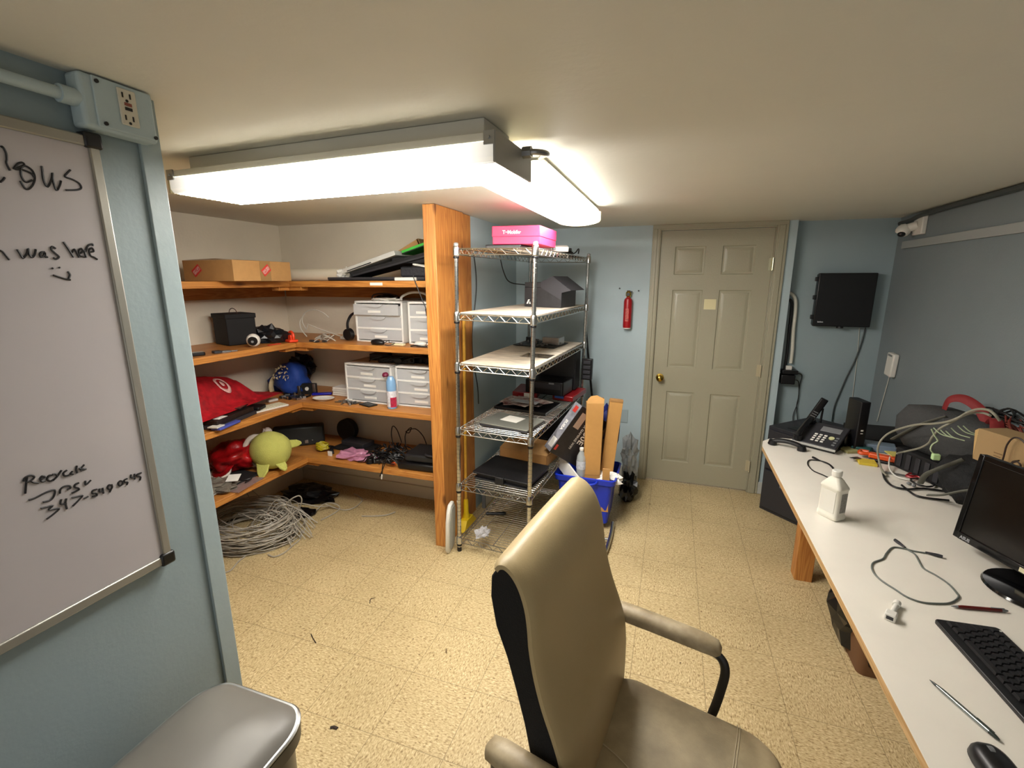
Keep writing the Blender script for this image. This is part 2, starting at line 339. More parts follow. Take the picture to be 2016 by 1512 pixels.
# ================================================================ LIGHTS
def lens_mat(name, c, glow, half, tubes, sides):
    m = bpy.data.materials.new(name); m.use_nodes = True; nt = m.node_tree; N = nt.nodes; L = nt.links; b = N['Principled BSDF']
    b.inputs['Base Color'].default_value = (.85, .84, .78, 1); b.inputs['Roughness'].default_value = .25
    b.inputs['Emission Color'].default_value = hexc(c)
    tc = N.new('ShaderNodeTexCoord'); sx = N.new('ShaderNodeSeparateXYZ'); L.new(tc.outputs['Object'], sx.inputs[0])
    # the tubes stop short of the ends, so the lens dims there
    ab = N.new('ShaderNodeMath'); ab.operation = 'ABSOLUTE'; L.new(sx.outputs[0], ab.inputs[0])
    mr = N.new('ShaderNodeMapRange'); mr.inputs[1].default_value = half-.10; mr.inputs[2].default_value = half; mr.inputs[3].default_value = 1; mr.inputs[4].default_value = .28
    L.new(ab.outputs[0], mr.inputs[0]); last = mr.outputs[0]
    # brighter straight below each tube
    acc = None
    for t in tubes:
        s = N.new('ShaderNodeMath'); s.operation = 'SUBTRACT'; L.new(sx.outputs[1], s.inputs[0]); s.inputs[1].default_value = t
        a = N.new('ShaderNodeMath'); a.operation = 'ABSOLUTE'; L.new(s.outputs[0], a.inputs[0])
        q = N.new('ShaderNodeMapRange'); q.inputs[1].default_value = .0; q.inputs[2].default_value = .055; q.inputs[3].default_value = .75; q.inputs[4].default_value = 0; q.interpolation_type = 'SMOOTHSTEP'; L.new(a.outputs[0], q.inputs[0])
        if acc is None: acc = q.outputs[0]
        else:
            ad = N.new('ShaderNodeMath'); ad.operation = 'MAXIMUM'; L.new(acc, ad.inputs[0]); L.new(q.outputs[0], ad.inputs[1]); acc = ad.outputs[0]
    ad = N.new('ShaderNodeMath'); ad.operation = 'ADD'; L.new(acc, ad.inputs[0]); ad.inputs[1].default_value = .45
    # the upright sides of the lens: far side of the long light boosted to brighten the closet, near side cut
    for op, lim, w in (('GREATER_THAN', .1205, sides[1]-.45), ('LESS_THAN', -.1205, sides[0]-.45)):
        sg = N.new('ShaderNodeMath'); sg.operation = op; L.new(sx.outputs[1], sg.inputs[0]); sg.inputs[1].default_value = lim
        sm_ = N.new('ShaderNodeMath'); sm_.operation = 'MULTIPLY_ADD'; L.new(sg.outputs[0], sm_.inputs[0]); sm_.inputs[1].default_value = w; L.new(ad.outputs[0], sm_.inputs[2]); ad = sm_
    mu = N.new('ShaderNodeMath'); mu.operation = 'MULTIPLY'; L.new(ad.outputs[0], mu.inputs[0]); L.new(last, mu.inputs[1])
    g = N.new('ShaderNodeMath'); g.operation = 'MULTIPLY'; L.new(mu.outputs[0], g.inputs[0]); g.inputs[1].default_value = glow
    L.new(g.outputs[0], b.inputs['Emission Strength']); MATS[name] = m; return m
M_house = mat('white_fixture_enamel', 'cfcdc2', .35)
t = thing('ceiling_light', 'long flat fluorescent light across the ceiling before the pine shelves, grey right end', 'ceiling light', (-1.04, 1.338, 1.97), R(-2.2))
mk('housing', MB().box(-.60, .60, -.135, .135, .048, .070).box(-.55, .55, -.09, .09, .070, .119), M_house, t, bevel=.002)
# ribbed wraparound lens: U section extruded
def lens_section(hw, h, sag, n=14):
    out = [(-hw, h), (-hw, .012), (-hw+.008, .002)]
    for i in range(1, n): x = -hw+.008+(2*hw-.016)*i/n; out.append((x, .002-sag*(1-((x)/(hw))**2)))
    return out+[(hw-.008, .002), (hw, .012), (hw, h)]
sec = lens_section(.136, .048, .0); rings = []
for i in range(0, 2): rings.append([(-.595+1.19*i, y, z) for y, z in sec])
mk('lens', MB().loft(rings, closed=False, caps=False), lens_mat('lit_lens_long', 'fcf7ee', LENS_GLOW*.85, .6, (-.07, .07), (.04, 2.6)), t, fix=False)
ribs = MB()
for i in range(14): y = -.125+.25*i/13; ribs.box(-.594, .594, y-.0012, y+.0012, -.0015, .0022)
mk('lens_ribs', ribs, MATS['lit_lens_long'], t)
mk('end_plate', MB().box(.595, .602, -.138, .138, -.001, .072), mat('grey_fixture_end', '8b8b88', .45), t, bevel=.001, label='grey right end plate')
mk('end_plate', MB().box(-.602, -.595, -.138, .138, -.001, .072), mat('cream_fixture_end', 'd8cfa8', .4), t, bevel=.001)
for x in (-.585, .585): mk('corner_clip', MB().box(x-.015, x+.015, -.140, -.135, .04, .072).cyl((x, -.146, .056), (x, -.139, .056), .004, n=8), M_steel, t)
t = thing('ceiling_light', 'fluorescent ceiling light with rounded cream lens, pointing at the far wall above the wire rack', 'ceiling light', (-.55, 2.215, 2.0), R(90))
mk('housing', MB().box(-.60, .60, -.115, .115, .052, .070).box(-.5, .5, -.06, .06, .07, .089), M_house, t, bevel=.002)
sec = lens_section(.122, .055, .016); rings = [[(-.60, y, z) for y, z in sec], [(.60, y, z) for y, z in sec]]
mk('lens', MB().loft(rings, closed=False, caps=False), lens_mat('lit_lens_round', 'fcf8f2', LENS_GLOW*1.3, .6, (-.05, .05), (.3, .3)), t, fix=False)
for x in (-.605, .601):
    pr = [(y, z) for y, z in lens_section(.126, .060, .018)]
    mk('end_cap', MB().prism(pr, x, x+.006, Matrix(((0, 0, 1, 0), (1, 0, 0, 0), (0, 1, 0, 0), (0, 0, 0, 1)))), mat('cream_fixture_end', 'd8cfa8', .4), t)
t = thing('conduit_connector', 'short grey metal elbow connector joining the two ceiling lights', 'conduit', (-.41, 1.38, 2.03))
mk('locknut', MB().cyl((-.020, -.02, 0), (0.005, -.02, 0), .016, n=8), mat('dark_steel', '8a8c8e', .35, metal=1.), t)
mk('elbow', MB().tube(spl([(-.0, -.02, 0), (.02, -.015, 0), (.035, .01, .002), (.03, .06, .01), (.0, .14, .03), (-.03, .20, .035)], 5), .008, 10), mat('dark_steel', '56585c', .35, metal=1.), t)
# ================================================================ PINE CORNER SHELVING
shelf_z = (1.675, 1.27, .845, .433)
t = thing('corner_shelving', 'built-in L-shaped pine shelving filling the closet corner, with wide boards on its right end post', 'shelving', (-2.4, 2.5, 0))
for i, z in enumerate(shelf_z):
    mk('shelf_board', MB().box(-2.928, -2.415, 1.765, 2.52, z-.038, z), M_wy, t, bevel=.003, world=True)
    mk('shelf_board', MB().box(-2.928, -1.35, 2.52, 2.998, z-.038, z), M_wx, t, bevel=.003, world=True)
    mk('cleat', MB().box(-2.46, -2.34, 2.535, 2.60, z-.062, z-.038).box(-2.50, -2.44, 2.45, 2.60, z-.062, z-.038), M_wx, t, bevel=.002, world=True)
    mk('cleat', MB().box(-1.372, -1.352, 2.60, 2.95, z-.11, z-.04), M_wy, t, bevel=.002, world=True)
    mk('cleat', MB().box(-2.90, -2.43, 1.765, 1.785, z-.11, z-.04), M_wx, t, bevel=.002, world=True)
    mk('wall_cleat', MB().box(-2.90, -1.38, 2.975, 2.998, z-.12, z-.04), M_wx, t, bevel=.002, world=True)
    mk('wall_cleat', MB().box(-2.928, -2.905, 1.79, 2.97, z-.12, z-.04), M_wy, t, bevel=.002, world=True)
mk('end_board', MB().box(-2.928, -2.405, 1.722, 1.762, 0, CEIL-.002), M_wz, t, bevel=.002, world=True)
mk('post_board', MB().box(-1.348, -1.272, 2.42, 2.790, 0, CEIL-.002), M_wz, t, bevel=.003, world=True)
mk('post_board', MB().box(-1.348, -1.290, 2.792, 2.945, 0, CEIL-.002), M_wz, t, bevel=.003, world=True)
mk('label_tape', MB().box(-1.79, -1.70, 2.5185, 2.5202, 1.648, 1.665), M_paper, t, world=True, label='small white label on the top shelf front')

# ================================================================ CHROME WIRE RACK
th = R(-3); RK = Matrix.Translation((-1.178, 2.415, 0)) @ Matrix.Rotation(th, 4, 'Z') @ Matrix.Rotation(R(1.0), 4, 'Y')
rack_z = (.09, .453, .813, 1.203, 1.492, 1.848)
t = thing('wire_rack', 'tall chrome wire rack with six open shelves standing beside the pine post', 'rack', M=RK)
for u, v in ((0, 0), (.46, 0), (.46, 1.22), (0, 1.22)):
    p = MB(); prof = [(.0125, .03)]
    z = .05
    while z < 1.87:
        prof += [(.0127, z), (.0127, z+.0215), (.0108, z+.0225), (.0108, z+.0250)]; z += .0254
    prof.append((.0127, 1.875)); p.lathe(prof, 10, Matrix.Translation((u, v, 0)))
    o = mk('post', p, M_chrome, t, sharp=30)
    mk('foot', MB().lathe([(.014, 0), (.014, .02), (.011, .03), (.009, .045)], 12, Matrix.Translation((u, v, 0))), M_bk, o)
    mk('post_cap', MB().lathe([(.0135, 1.86), (.0135, 1.874), (.009, 1.880)], 12, Matrix.Translation((u, v, 0))), mat('post_cap_grey', '9a9b97', .4), o)
for z in rack_z:
    w = MB(); r = .0032
    for zz in (z, z-.032):
        for a, b in (((0, 0), (.46, 0)), ((.46, 0), (.46, 1.22)), ((.46, 1.22), (0, 1.22)), ((0, 1.22), (0, 0))): w.cyl((a[0], a[1], zz), (b[0], b[1], zz), r, n=6)
    def truss(a, b, n):
        a = Vector(a); b = Vector(b); pts = []
        for i in range(2*n+1):
            q = a.lerp(b, i/(2*n)); q.z = z if i % 2 else z-.032; pts.append(q)
        w.tube(pts, .0024, 5)
    truss((.02, 0, z), (.44, 0, z), 6); truss((.02, 1.22, z), (.44, 1.22, z), 6); truss((.46, .02, z), (.46, 1.20, z), 16); truss((0, .02, z), (0, 1.20, z), 16)
    n = 47
    for i in range(1, n): y = 1.22*i/n; w.cyl((0, y, z+.002), (.46, y, z+.002), .0019, n=5)
    for x in (.10, .23, .36): w.cyl((x, 0, z-.002), (x, 1.22, z-.002), .0026, n=5)
    for u, v in ((0, 0), (.46, 0), (.46, 1.22), (0, 1.22)): w.lathe([(.0155, z-.040), (.019, z-.036), (.019, z+.004), (.0150, z+.014)], 12, Matrix.Translation((u, v, 0)))
    o = mk('wire_shelf', w, M_chrome, t, sharp=40)
    for u, v in ((0, 0), (.46, 0)): mk('clip_ring', MB().lathe([(.0155, z-.052), (.0165, z-.048), (.0165, z-.042), (.0155, z-.040)], 12, Matrix.Translation((u, v, 0))), M_bk, o)
def rsolo(name, mb, m, label, cat, group=None, **k): return solo(name, mb, m, label, cat, group, M=RK, **k)
def rthing(name, label, cat, u, v, w, rz=0, group=None, extra=None):
    M = RK @ Matrix.Translation((u, v, w)) @ Matrix.Rotation(rz, 4, 'Z')
    if extra: M = M @ extra
    return thing(name, label, cat, M=M, group=group)
M_liner = mat('dusty_shelf_liner', 'cfc4b2', .8, var=.35, vscale=7, stretch=(1, 5, 1))
rsolo('shelf_liner', MB().box(.012, .448, .02, 1.20, 1.4965, 1.502), M_liner, 'dusty pale liner sheet lying on the second shelf of the wire rack from the top', 'shelf liner', 'liners on the wire rack')
lin = MB(); z0, z1 = 1.2075, 1.213
for a, b, c, e in ((.012, .448, .02, .37), (.012, .448, .56, 1.20), (.012, .24, .37, .56), (.43, .448, .37, .56)): lin.box(a, b, c, e, z0, z1)
rsolo('shelf_liner', lin, M_liner, 'dusty pale liner sheet with a rectangular cut-out, on the third rack shelf from the top', 'shelf liner', 'liners on the wire rack')

# ---- things on the rack
t = rthing('product_box', 'bright pink box with white lettering lying on top of the wire rack', 'box', .30, .28, 1.875, R(2))
M_pink = mat('hot_pink_card', 'e0305c', .5)
mk('box_body', MB().box(-.135, .135, -.17, .17, 0, .092), M_pink, t, bevel=.003)
mk('lid', MB().box(-.138, .138, -.173, .173, .040, .096), M_pink, t, bevel=.003)
lettering('lettering', 'T\u00b7\u00b7Mobile\u00b7', .026, (-.075, -.1735, .055), (1, 0, 0), (0, 0, 1), M_paper, t, world=False, bold=.0006)
rsolo('modem', MB().box(.13, .34, .10, .42, 1.852, 1.873), M_bk, 'thin black device under the pink box on the wire rack', 'electronic device', bevel=.004)
t = rthing('power_adapter', 'white power adapter block at the back right of the wire rack top', 'adapter', .40, .66, 1.868, R(25))
mk('adapter_body', MB().box(-.05, .05, -.028, .028, .0, .032, Matrix.Rotation(R(14), 4, 'X')), M_white, t, bevel=.005)
mk('prong_face', MB().box(-.012, -.006, -.0285, -.027, .012, .018).box(.006, .012, -.0285, -.027, .012, .018), M_gr, t)
t = rthing('power_adapter', 'narrow white plug lying between the pink box and the white adapter block', 'adapter', .37, .52, 1.862, R(-30))
mk('plug_body', MB().box(-.035, .035, -.012, .012, 0, .026), M_white, t, bevel=.004)
mk('plug_end', MB().box(.035, .05, -.010, .010, .004, .022), M_gr, t, bevel=.003)
cb = MB().tube(spl([(.30, .70, 1.857), (.36, .78, 1.875), (.43, .80, 1.89), (.44, .74, 1.875), (.41, .66, 1.86)]), .004, 6)
cb.tube(spl([(.28, .62, 1.860), (.34, .72, 1.862), (.42, .90, 1.862), (.44, .98, 1.90), (.43, 1.02, 1.87)]), .004, 6); cb.blob((.36, .86, 1.872), (.07, .05, .020), .3, 3, 4)
rsolo('black_cable', cb, M_bcable, 'black cable bunch on the rack top behind the white adapters', 'cable')

t = rthing('product_box', 'open black cardboard box with its lid flap raised, on the second rack shelf', 'box', .29, .86, 1.503, R(-4))
M_bbx = mat('black_printed_card', '1b1a1e', .5, var=.5, vscale=25)
mk('box_body', MB().box(-.14, .13, -.15, .15, 0, .13).box(-.14, -.02, -.15, .15, .13, .165), M_bbx, t, bevel=.002)
fl = MB().add([(-.02, -.15, .165), (-.02, .15, .165), (.06, .15, .205), (.06, -.15, .205)], [(0, 1, 2, 3)]).add([(.06, -.15, .205), (.06, .15, .205), (.19, .15, .115), (.19, -.15, .115)], [(0, 1, 2, 3)]).add([(-.02, -.15, .165), (.06, -.15, .205), (.19, -.15, .115), (.13, -.15, .10), (.13, -.15, .05), (-.02, -.15, .13)], [(0, 1, 2, 3, 4, 5)])
o = mk('lid_flap', fl, mat('dark_grey_card', '2b2a2f', .6), t, flat=True); sm = o.modifiers.new('thick', 'SOLIDIFY'); sm.thickness = .003
mk('printed_mark', MB().prism([(0, 0), (.012, 0), (.026, .03), (.014, .03)], 0, .0004, frame((-.125, -.1507, .02), (1, 0, 0), (0, 0, 1))).prism([(.02, 0), (.034, 0), (.026, .018)], 0, .0004, frame((-.125, -.1507, .02), (1, 0, 0), (0, 0, 1))), M_paper, t)
t = rthing('circuit_board', 'dark computer motherboard lying on the cut-out liner of the third rack shelf', 'circuit board', .20, .92, 1.2145, R(-4))
mk('board', MB().box(-.16, .16, -.14, .16, .004, .008), M_pcb, t)
rr = random.Random(3)
for i in range(26): x = rr.uniform(-.14, .13); y = rr.uniform(-.12, .14); mk('component', MB().box(x, x+rr.uniform(.008, .03), y, y+rr.uniform(.006, .03), .008, .010+rr.uniform(.004, .022)), mat('component_mix', '8b8c8c', .4, col2='1a1b1e', vscale=30), t)
mk('shield_can', MB().box(.02, .15, -.02, .10, .008, .062), M_steel, t, bevel=.003, label='pale metal cooler block')
mk('port_block', MB().box(-.155, -.10, .08, .14, .008, .04), M_bk, t, bevel=.002)
t = rthing('laptop', 'closed grey laptop with white paper on its lid at the front of the wire rack', 'laptop', .263, .21, .817, R(-6))
M_lap = mat('silver_laptop', '7f8078', .35, metal=.3)
mk('base', MB().prism(rrect(-.165, .165, -.125, .125, .012), 0, .012), M_dk, t, bevel=.002)
mk('lid', MB().prism(rrect(-.165, .165, -.125, .125, .012), .013, .021), M_lap, t, bevel=.002)
mk('paper_label', MB().box(-.06, .06, -.055, .055, 0, .0006, Matrix.Translation((-.01, .03, .0213)) @ Matrix.Rotation(R(-6), 4, 'Z')), M_paper, t, label='white paper taped to the lid')
t = rthing('parts_tray', 'thin black tray heaped with colourful leaflets, on the fourth rack shelf behind the grey laptop', 'tray', .22, .62, .817, R(-4))
mk('tray', MB().box(-.19, .19, -.15, .15, 0, .006).box(-.19, .19, -.15, -.145, 0, .018).box(-.19, .19, .145, .15, 0, .018).box(-.19, -.185, -.15, .15, 0, .018).box(.185, .19, -.15, .15, 0, .018), M_bk, t)
t2 = M_leaf = mat('printed_leaflet', 'd5cfc8', .35, col2='6b2c22', vscale=22)
lm = MB(); rr = random.Random(8)
for i in range(9):
    x = rr.uniform(-.11, .11); y = rr.uniform(-.08, .08); lm.box(-.075, .075, -.05, .05, 0, .003, Matrix.Translation((x, y, .019+.0035*i)) @ Matrix.Rotation(rr.uniform(-.5, .5), 4, 'Z') @ Matrix.Rotation(rr.uniform(-.07, .07), 4, 'X'))
mk('leaflets', lm, M_leaf, t)
mk('silver_card', MB().box(-.09, .10, -.10, -.03, .052, .054), mat('silver_film', 'c9c9cf', .2, metal=.4), t)
t = rthing('game_case', 'dark red plastic case under the black printer on the fourth rack shelf, left end', 'case', .07, .97, .817, R(8))
mk('case_body', MB().box(-.07, .12, -.14, .14, 0, .045), mat('dark_red_plastic', '7a0f16', .3), t, bevel=.006)
mk('tag', MB().box(.02, .09, -.142, -.1405, .002, .04), M_paper, t)
t = rthing('game_case', 'dark red plastic case with a blue tag, right end of the fourth rack shelf', 'case', .41, 1.03, .817, R(-5))
mk('case_body', MB().box(-.08, .08, -.16, .16, 0, .04), MATS['dark_red_plastic'], t, bevel=.006)
mk('tag', MB().box(-.06, .01, -.162, -.1605, .018, .036), mat('blue_tag', '4a7ad8', .4), t)
t = rthing('printer', 'low black printer on the fourth rack shelf, in front of the tall black tower', 'printer', .25, .93, .863, R(-4))
mk('body', MB().prism(rrect(-.13, .17, -.10, .12, .015), 0, .10), M_bk, t, bevel=.005)
mk('panel', MB().box(-.10, .15, -.102, -.099, .045, .085), M_dk, t)
mk('label_strip', MB().box(.06, .10, -.103, -.101, .082, .092), M_gr, t)
t = rthing('computer_tower', 'tall black computer case at the back of the fourth rack shelf', 'computer', .27, 1.13, .863, 0)
mk('case', MB().box(-.14, .17, -.07, .07, 0, .30), M_bkm, t, bevel=.004)
mk('front_panel', MB().box(-.13, .16, -.074, -.07, .01, .29), M_bk, t, bevel=.002)
t = rthing('power_strip', 'black multi-outlet power block hanging at the right rear post of the wire rack', 'power strip', .475, 1.17, .93, 0)
mk('strip_body', MB().box(-.01, .07, -.02, .02, 0, .165), M_bk, t, bevel=.004)
sc = MB()
for i in range(4): sc.box(.005, .06, -.035, -.02, .012+.038*i, .038+.038*i)
mk('plug', sc, M_dk, t, bevel=.002)
t = rthing('portfolio_case', 'black leather portfolio folder with a strap clasp, on the fifth rack shelf', 'folder', .245, .245, .458, R(-5))
mk('cover', MB().prism(rrect(-.20, .20, -.15, .17, .02), .034, .044), mat('black_leather', '101013', .55, bump=.3, bscale=180), t, bevel=.003)
mk('cover', MB().prism(rrect(-.19, .20, -.15, .17, .02), 0, .008), MATS['black_leather'], t, bevel=.003)
mk('pages', MB().prism(rrect(-.18, .19, -.13, .16, .01), .009, .033), M_dk, t, bevel=.002)
mk('strap', MB().box(-.03, .03, -.162, -.12, .0, .048), MATS['black_leather'], t, bevel=.006)
t = rthing('cardboard_box', 'flat opened cardboard box behind the black portfolio on the fifth rack shelf', 'box', .24, .64, .458, R(-6))
o = mk('tray', MB().box(-.17, .19, -.15, .15, 0, .005).box(-.17, .19, -.15, -.145, 0, .07).box(-.17, .19, .145, .15, 0, .07).box(-.17, -.165, -.15, .15, 0, .07).box(.185, .19, -.15, .15, 0, .07), M_card, t, bevel=.001)
mk('flap', MB().box(-.17, .19, 0, .13, 0, .004, Matrix.Translation((0, -.148, .07)) @ Matrix.Rotation(R(12), 4, 'X')), M_card, t)
t = rthing('equipment_case', 'black equipment box at the back of the fifth rack shelf', 'equipment', .24, 1.0, .458, 0)
mk('case', MB().box(-.18, .19, -.15, .15, 0, .22), M_bkm, t, bevel=.004)
mk('front_lip', MB().box(-.16, .17, -.155, -.149, .02, .06), M_bk, t, bevel=.002)
t = rthing('hand_tool', 'black ridged plastic handle lying on the lowest rack shelf', 'handle', .10, .345, .095, R(24))
mk('grip', MB().lathe([(.008, 0), (.012, .01), (.010, .03), (.012, .05), (.010, .07), (.012, .10), (.014, .12), (.010, .14)], 12, Matrix.Translation((-.07, 0, .012)) @ Matrix.Rotation(R(90), 4, 'Y')), M_bk, t)
M_clear = mat('clear_plastic_film', 'e8e8ec', .15, alpha=.35, spec=.8)
rsolo('plastic_bag', MB().blob((.125, .07, .118), (.038, .055, .020), .5, 3, 6), mat('crumpled_clear_film', 'd8d8dc', .15, alpha=.5), 'small crumpled clear plastic wrapper on the lowest rack shelf', 'plastic wrapper', flat=True)
# leaning white panels and broom between rack and post
t = thing('tray', 'narrow white rounded plastic tray leaning upright against the front left rack post', 'tray', M=Matrix.Translation((-1.238, 2.39, 0)) @ Matrix.Rotation(R(8), 4, 'Z') @ Matrix.Rotation(R(2.5), 4, 'Y'))
pr = [(-.03, .0), (-.05, .03), (-.05, .22), (-.035, .29), (-.01, .325), (.05, .325), (.07, .29), (.07, .03), (.055, 0)]
mk('rim', MB().prism(pr, -.012, .012, Matrix(((0, 0, 1, 0), (1, 0, 0, 0), (0, 1, 0, 0), (0, 0, 0, 1)))), M_white, t, bevel=.008)
mk('inner_face', MB().prism([(x*.86+.012, y*.86+.02) for x, y in pr], .0125, .0145, Matrix(((0, 0, 1, 0), (1, 0, 0, 0), (0, 1, 0, 0), (0, 0, 0, 1)))), M_trimw, t)
t = thing('white_board_panel', 'slim white panel standing behind the wire rack against the blue wall', 'panel', (-1.245, 3.22, 0), 0)
mk('panel', MB().box(-.012, .012, -.22, .25, 0, .34), M_white, t, bevel=.008); mk('edge_strip', MB().box(-.014, .014, -.235, -.222, 0, .33), M_gr, t, bevel=.003)
t = thing('broom', 'broom with a worn yellow handle and yellow plastic head leaning on the pine boards', 'broom', (-1.245, 2.66, 0), 0)
mk('handle', MB().cyl((-.008, .03, .20), (-.005, .06, 1.45), .0105, n=12), mat('old_yellow_paint', 'b98a2c', .45, var=.2, vscale=15), t)
mk('socket', MB().lathe([(.012, .215), (.017, .20), (.017, .12), (.026, .08)], 14, Matrix.Translation((-.008, .03, 0))), mat('yellow_plastic', 'd9b918', .4), t)
mk('brush_block', MB().loft([[(-.03, -.02, .08), (.02, -.02, .08), (.02, .08, .08), (-.03, .08, .08)], [(-.035, -.08, .02), (.028, -.08, .02), (.028, .13, .02), (-.035, .13, .02)]]), MATS['yellow_plastic'], t, bevel=.004)
mk('bristles', MB().box(-.03, .024, -.078, .128, 0, .022), mat('straw_bristles', 'a08a4a', .9), t)
# cords hanging on the return wall behind the rack
for i, (y, z0, z1, dx, lab) in enumerate(((2.98, 1.88, .80, .012, 'thin black cord hanging straight down the blue side wall behind the rack'), )):
    solo('black_cable', MB().tube(spl([(-1.293+dx*.2, y+.05*math.sin(k*.9), z0-(z0-z1)*k/9) for k in range(10)]), .0035, 6), M_bcable, lab, 'cable')
solo('black_cable', MB().tube(spl([(-1.22, 3.30, 1.86), (-1.20, 3.33, 1.74), (-1.17, 3.38, 1.665), (-1.08, 3.45, 1.645), (-.99, 3.50, 1.64)]), .004, 6), M_bcable, 'black cable drooping from the rack top in a short curve to the black cardboard box', 'cable')

# ================================================================ RECYCLING BIN AND WHAT STANDS IN IT
BX = Matrix.Translation((-.485, 3.10, 0)) @ Matrix.Rotation(R(0), 4, 'Z')
t = thing('recycling_bin', 'bright blue plastic recycling bin packed with long boxes, beside the wire rack', 'bin', M=BX)
def ring(hx, hy, z, r): return [(x, y, z) for x, y in rrect(-hx, hx, -hy, hy, r)]
bn = MB().loft([ring(.155, .135, .045, .02), ring(.16, .14, .05, .025), ring(.185, .165, .33, .03), ring(.205, .183, .345, .035), ring(.21, .188, .38, .035), ring(.200, .178, .384, .03), ring(.18, .16, .34, .03), ring(.155, .135, .06, .02)])
mk('bin_body', bn, M_blueB, t)
hl = MB().tube(spl([(-.09, -.186, .372), (-.07, -.196, .352), (0, -.199, .340), (.07, -.196, .352), (.09, -.186, .372)]), .007, 8)
mk('handle_rib', hl, M_blueB, t)
t = thing('tube_dolly', 'bright chrome tube frame lying on the floor under the blue bin', 'dolly', (-.42, 2.90, 0), 0)
mk('frame_tube', MB().tube(spl([(.13, .12, .032), (.135, -.05, .032), (.13, -.22, .03), (.115, -.29, .02)]), .012, 10).tube(spl([(-.13, .30, .032), (-.13, 0, .032), (-.125, -.1, .03), (0, -.12, .03), (.125, -.1, .03)], 4), .010, 10), M_chrome, t)
mk('rubber_foot', MB().lathe([(.015, 0), (.015, .02), (.01, .03)], 12, Matrix.Translation((.115, -.30, 0))), M_bk, t)
M_dkcard = mat('kraft_card', 'b98a4c', .75, var=.06, vscale=15)
t = thing('long_cardboard_box', 'tall cardboard tube box in the blue bin, the thicker left one with a torn top', 'box', M=frame((-.455, 2.995, .09), (1, .25, .02), (0, 1, 0)) @ Matrix.Rotation(R(2), 4, 'Y'))
mk('sleeve', MB().box(-.056, .056, -.035, .035, 0, .80), M_dkcard, t, bevel=.002)
mk('flap', MB().add([(-.056, -.035, .80), (.056, -.035, .80), (.058, -.028, .83), (.01, -.01, .85), (-.03, -.02, .845), (-.050, -.03, .825)], [(0, 1, 2, 3, 4, 5)]).add([(.056, -.035, .80), (.056, .035, .80), (.05, .02, .835), (.058, -.028, .83)], [(0, 1, 2, 3)]), M_dkcard, t)
mk('seam', MB().box(-.0565, .0565, -.0358, -.034, .298, .301), M_cardD, t)
t = thing('long_cardboard_box', 'tall cardboard tube box in the blue bin, the slimmer right one leaning outwards', 'box', M=frame((-.385, 3.08, .10), (1, .2, -.09), (-.2, 1, 0)))
mk('sleeve', MB().box(-.043, .043, -.035, .035, 0, .79), M_dkcard, t, bevel=.002)
mk('flap', MB().box(-.043, .043, -.037, .0, .79, .806), M_cardD, t, bevel=.001)
t = thing('cardboard_divider', 'thin cardboard strip standing between the two tall boxes in the blue bin', 'cardboard', M=frame((-.425, 3.13, .12), (1, .3, -.05), (-.3, 1, 0)))
mk('strip', MB().box(-.03, .03, -.003, .003, 0, .56), M_card, t)
mk('strip', MB().box(-.01, .04, -.02, -.014, 0, .48), M_cardD, t)
t = thing('cardboard_divider', 'short cardboard offcut poking up at the front right of the blue bin', 'cardboard', M=frame((-.345, 2.955, .14), (1, .1, 0), (0, 1, 0)))
mk('strip', MB().box(-.024, .024, -.004, .004, 0, .31), M_dkcard, t, bevel=.001)
mk('cut_end', MB().box(-.024, .024, -.0042, .0042, .305, .3115), M_card, t)
solo('crumpled_paper', MB().blob((-.345, 3.02, .36), (.09, .05, .04), .5, 3, 2), M_paper, 'crumpled white paper inside the right side of the blue bin', 'paper', flat=True)
solo('blue_bag', MB().blob((-.375, 3.20, .62), (.075, .07, .20), .25, 2.5, 9), mat('dark_blue_fabric', '101f66', .7, bump=.4, bscale=30), 'dark blue bag showing between the two tall boxes in the blue bin', 'bag')
# motherboard carton leaning into the bin
MBX = frame((-.705, 2.86, .57), (.578, .594, -.56), (.51, .274, .816))
t = thing('motherboard_carton', 'dark retail carton with large sideways lettering leaning out of the blue bin', 'box', M=MBX)
mk('carton', MB().box(0, .27, -.01, .365, -.088, 0), mat('dark_printed_carton', '221f22', .35, var=.5, vscale=14), t, bevel=.002)
mk('side_panel', MB().box(-.0012, 0, -.008, .363, -.086, -.002), mat('silver_carton_side', '8f8f96', .3, var=.4, vscale=18), t)
mk('white_sticker', MB().box(-.002, -.001, .02, .09, -.066, -.012), M_paper, t)
M_tan = mat('bronze_print', 'a58a78', .4)
mk('window_print', MB().box(.035, .085, .215, .33, 0, .0006), M_tan, t)
lettering('lettering', 'B650E', .066, (.145, .30, .0005), (0, -1, 0), (1, 0, 0), mat('pale_print', 'cfc6bb', .5), t, world=False, bold=.0008)
lettering('lettering', 'MAX GAMING WIFI', .026, (.110, .30, .0005), (0, -1, 0), (1, 0, 0), MATS['pale_print'], t, world=False)
lettering('lettering', 'ASUS', .036, (-.0021, .15, -.055), (0, 1, 0), (0, 0, 1), M_paper, t, world=False, bold=.001)
mk('red_print', MB().box(-.0018, -.001, .30, .345, -.06, -.02).box(.012, .03, .02, .06, 0, .0006), mat('red_print', 'b8352c', .5), t)
t = thing('foam_board', 'white foam board edge sticking out of the blue bin below the dark carton', 'board', M=frame((-.655, 3.0, .40), (.62, -.45, -.45), (.5, .8, -.1)))
mk('board', MB().box(-.06, .16, -.006, .006, -.02, .07), M_paper, t, bevel=.001); mk('dark_edge', MB().box(-.06, .16, .006, .012, -.02, .065), M_bk, t)
t = thing('water_bottle', 'clear plastic water bottle with white cap in the front of the blue bin', 'bottle', (-.515, 2.965, .345), 0)
M_pet = mat('clear_bottle', 'dfe8ea', .08, alpha=.38, spec=.9)
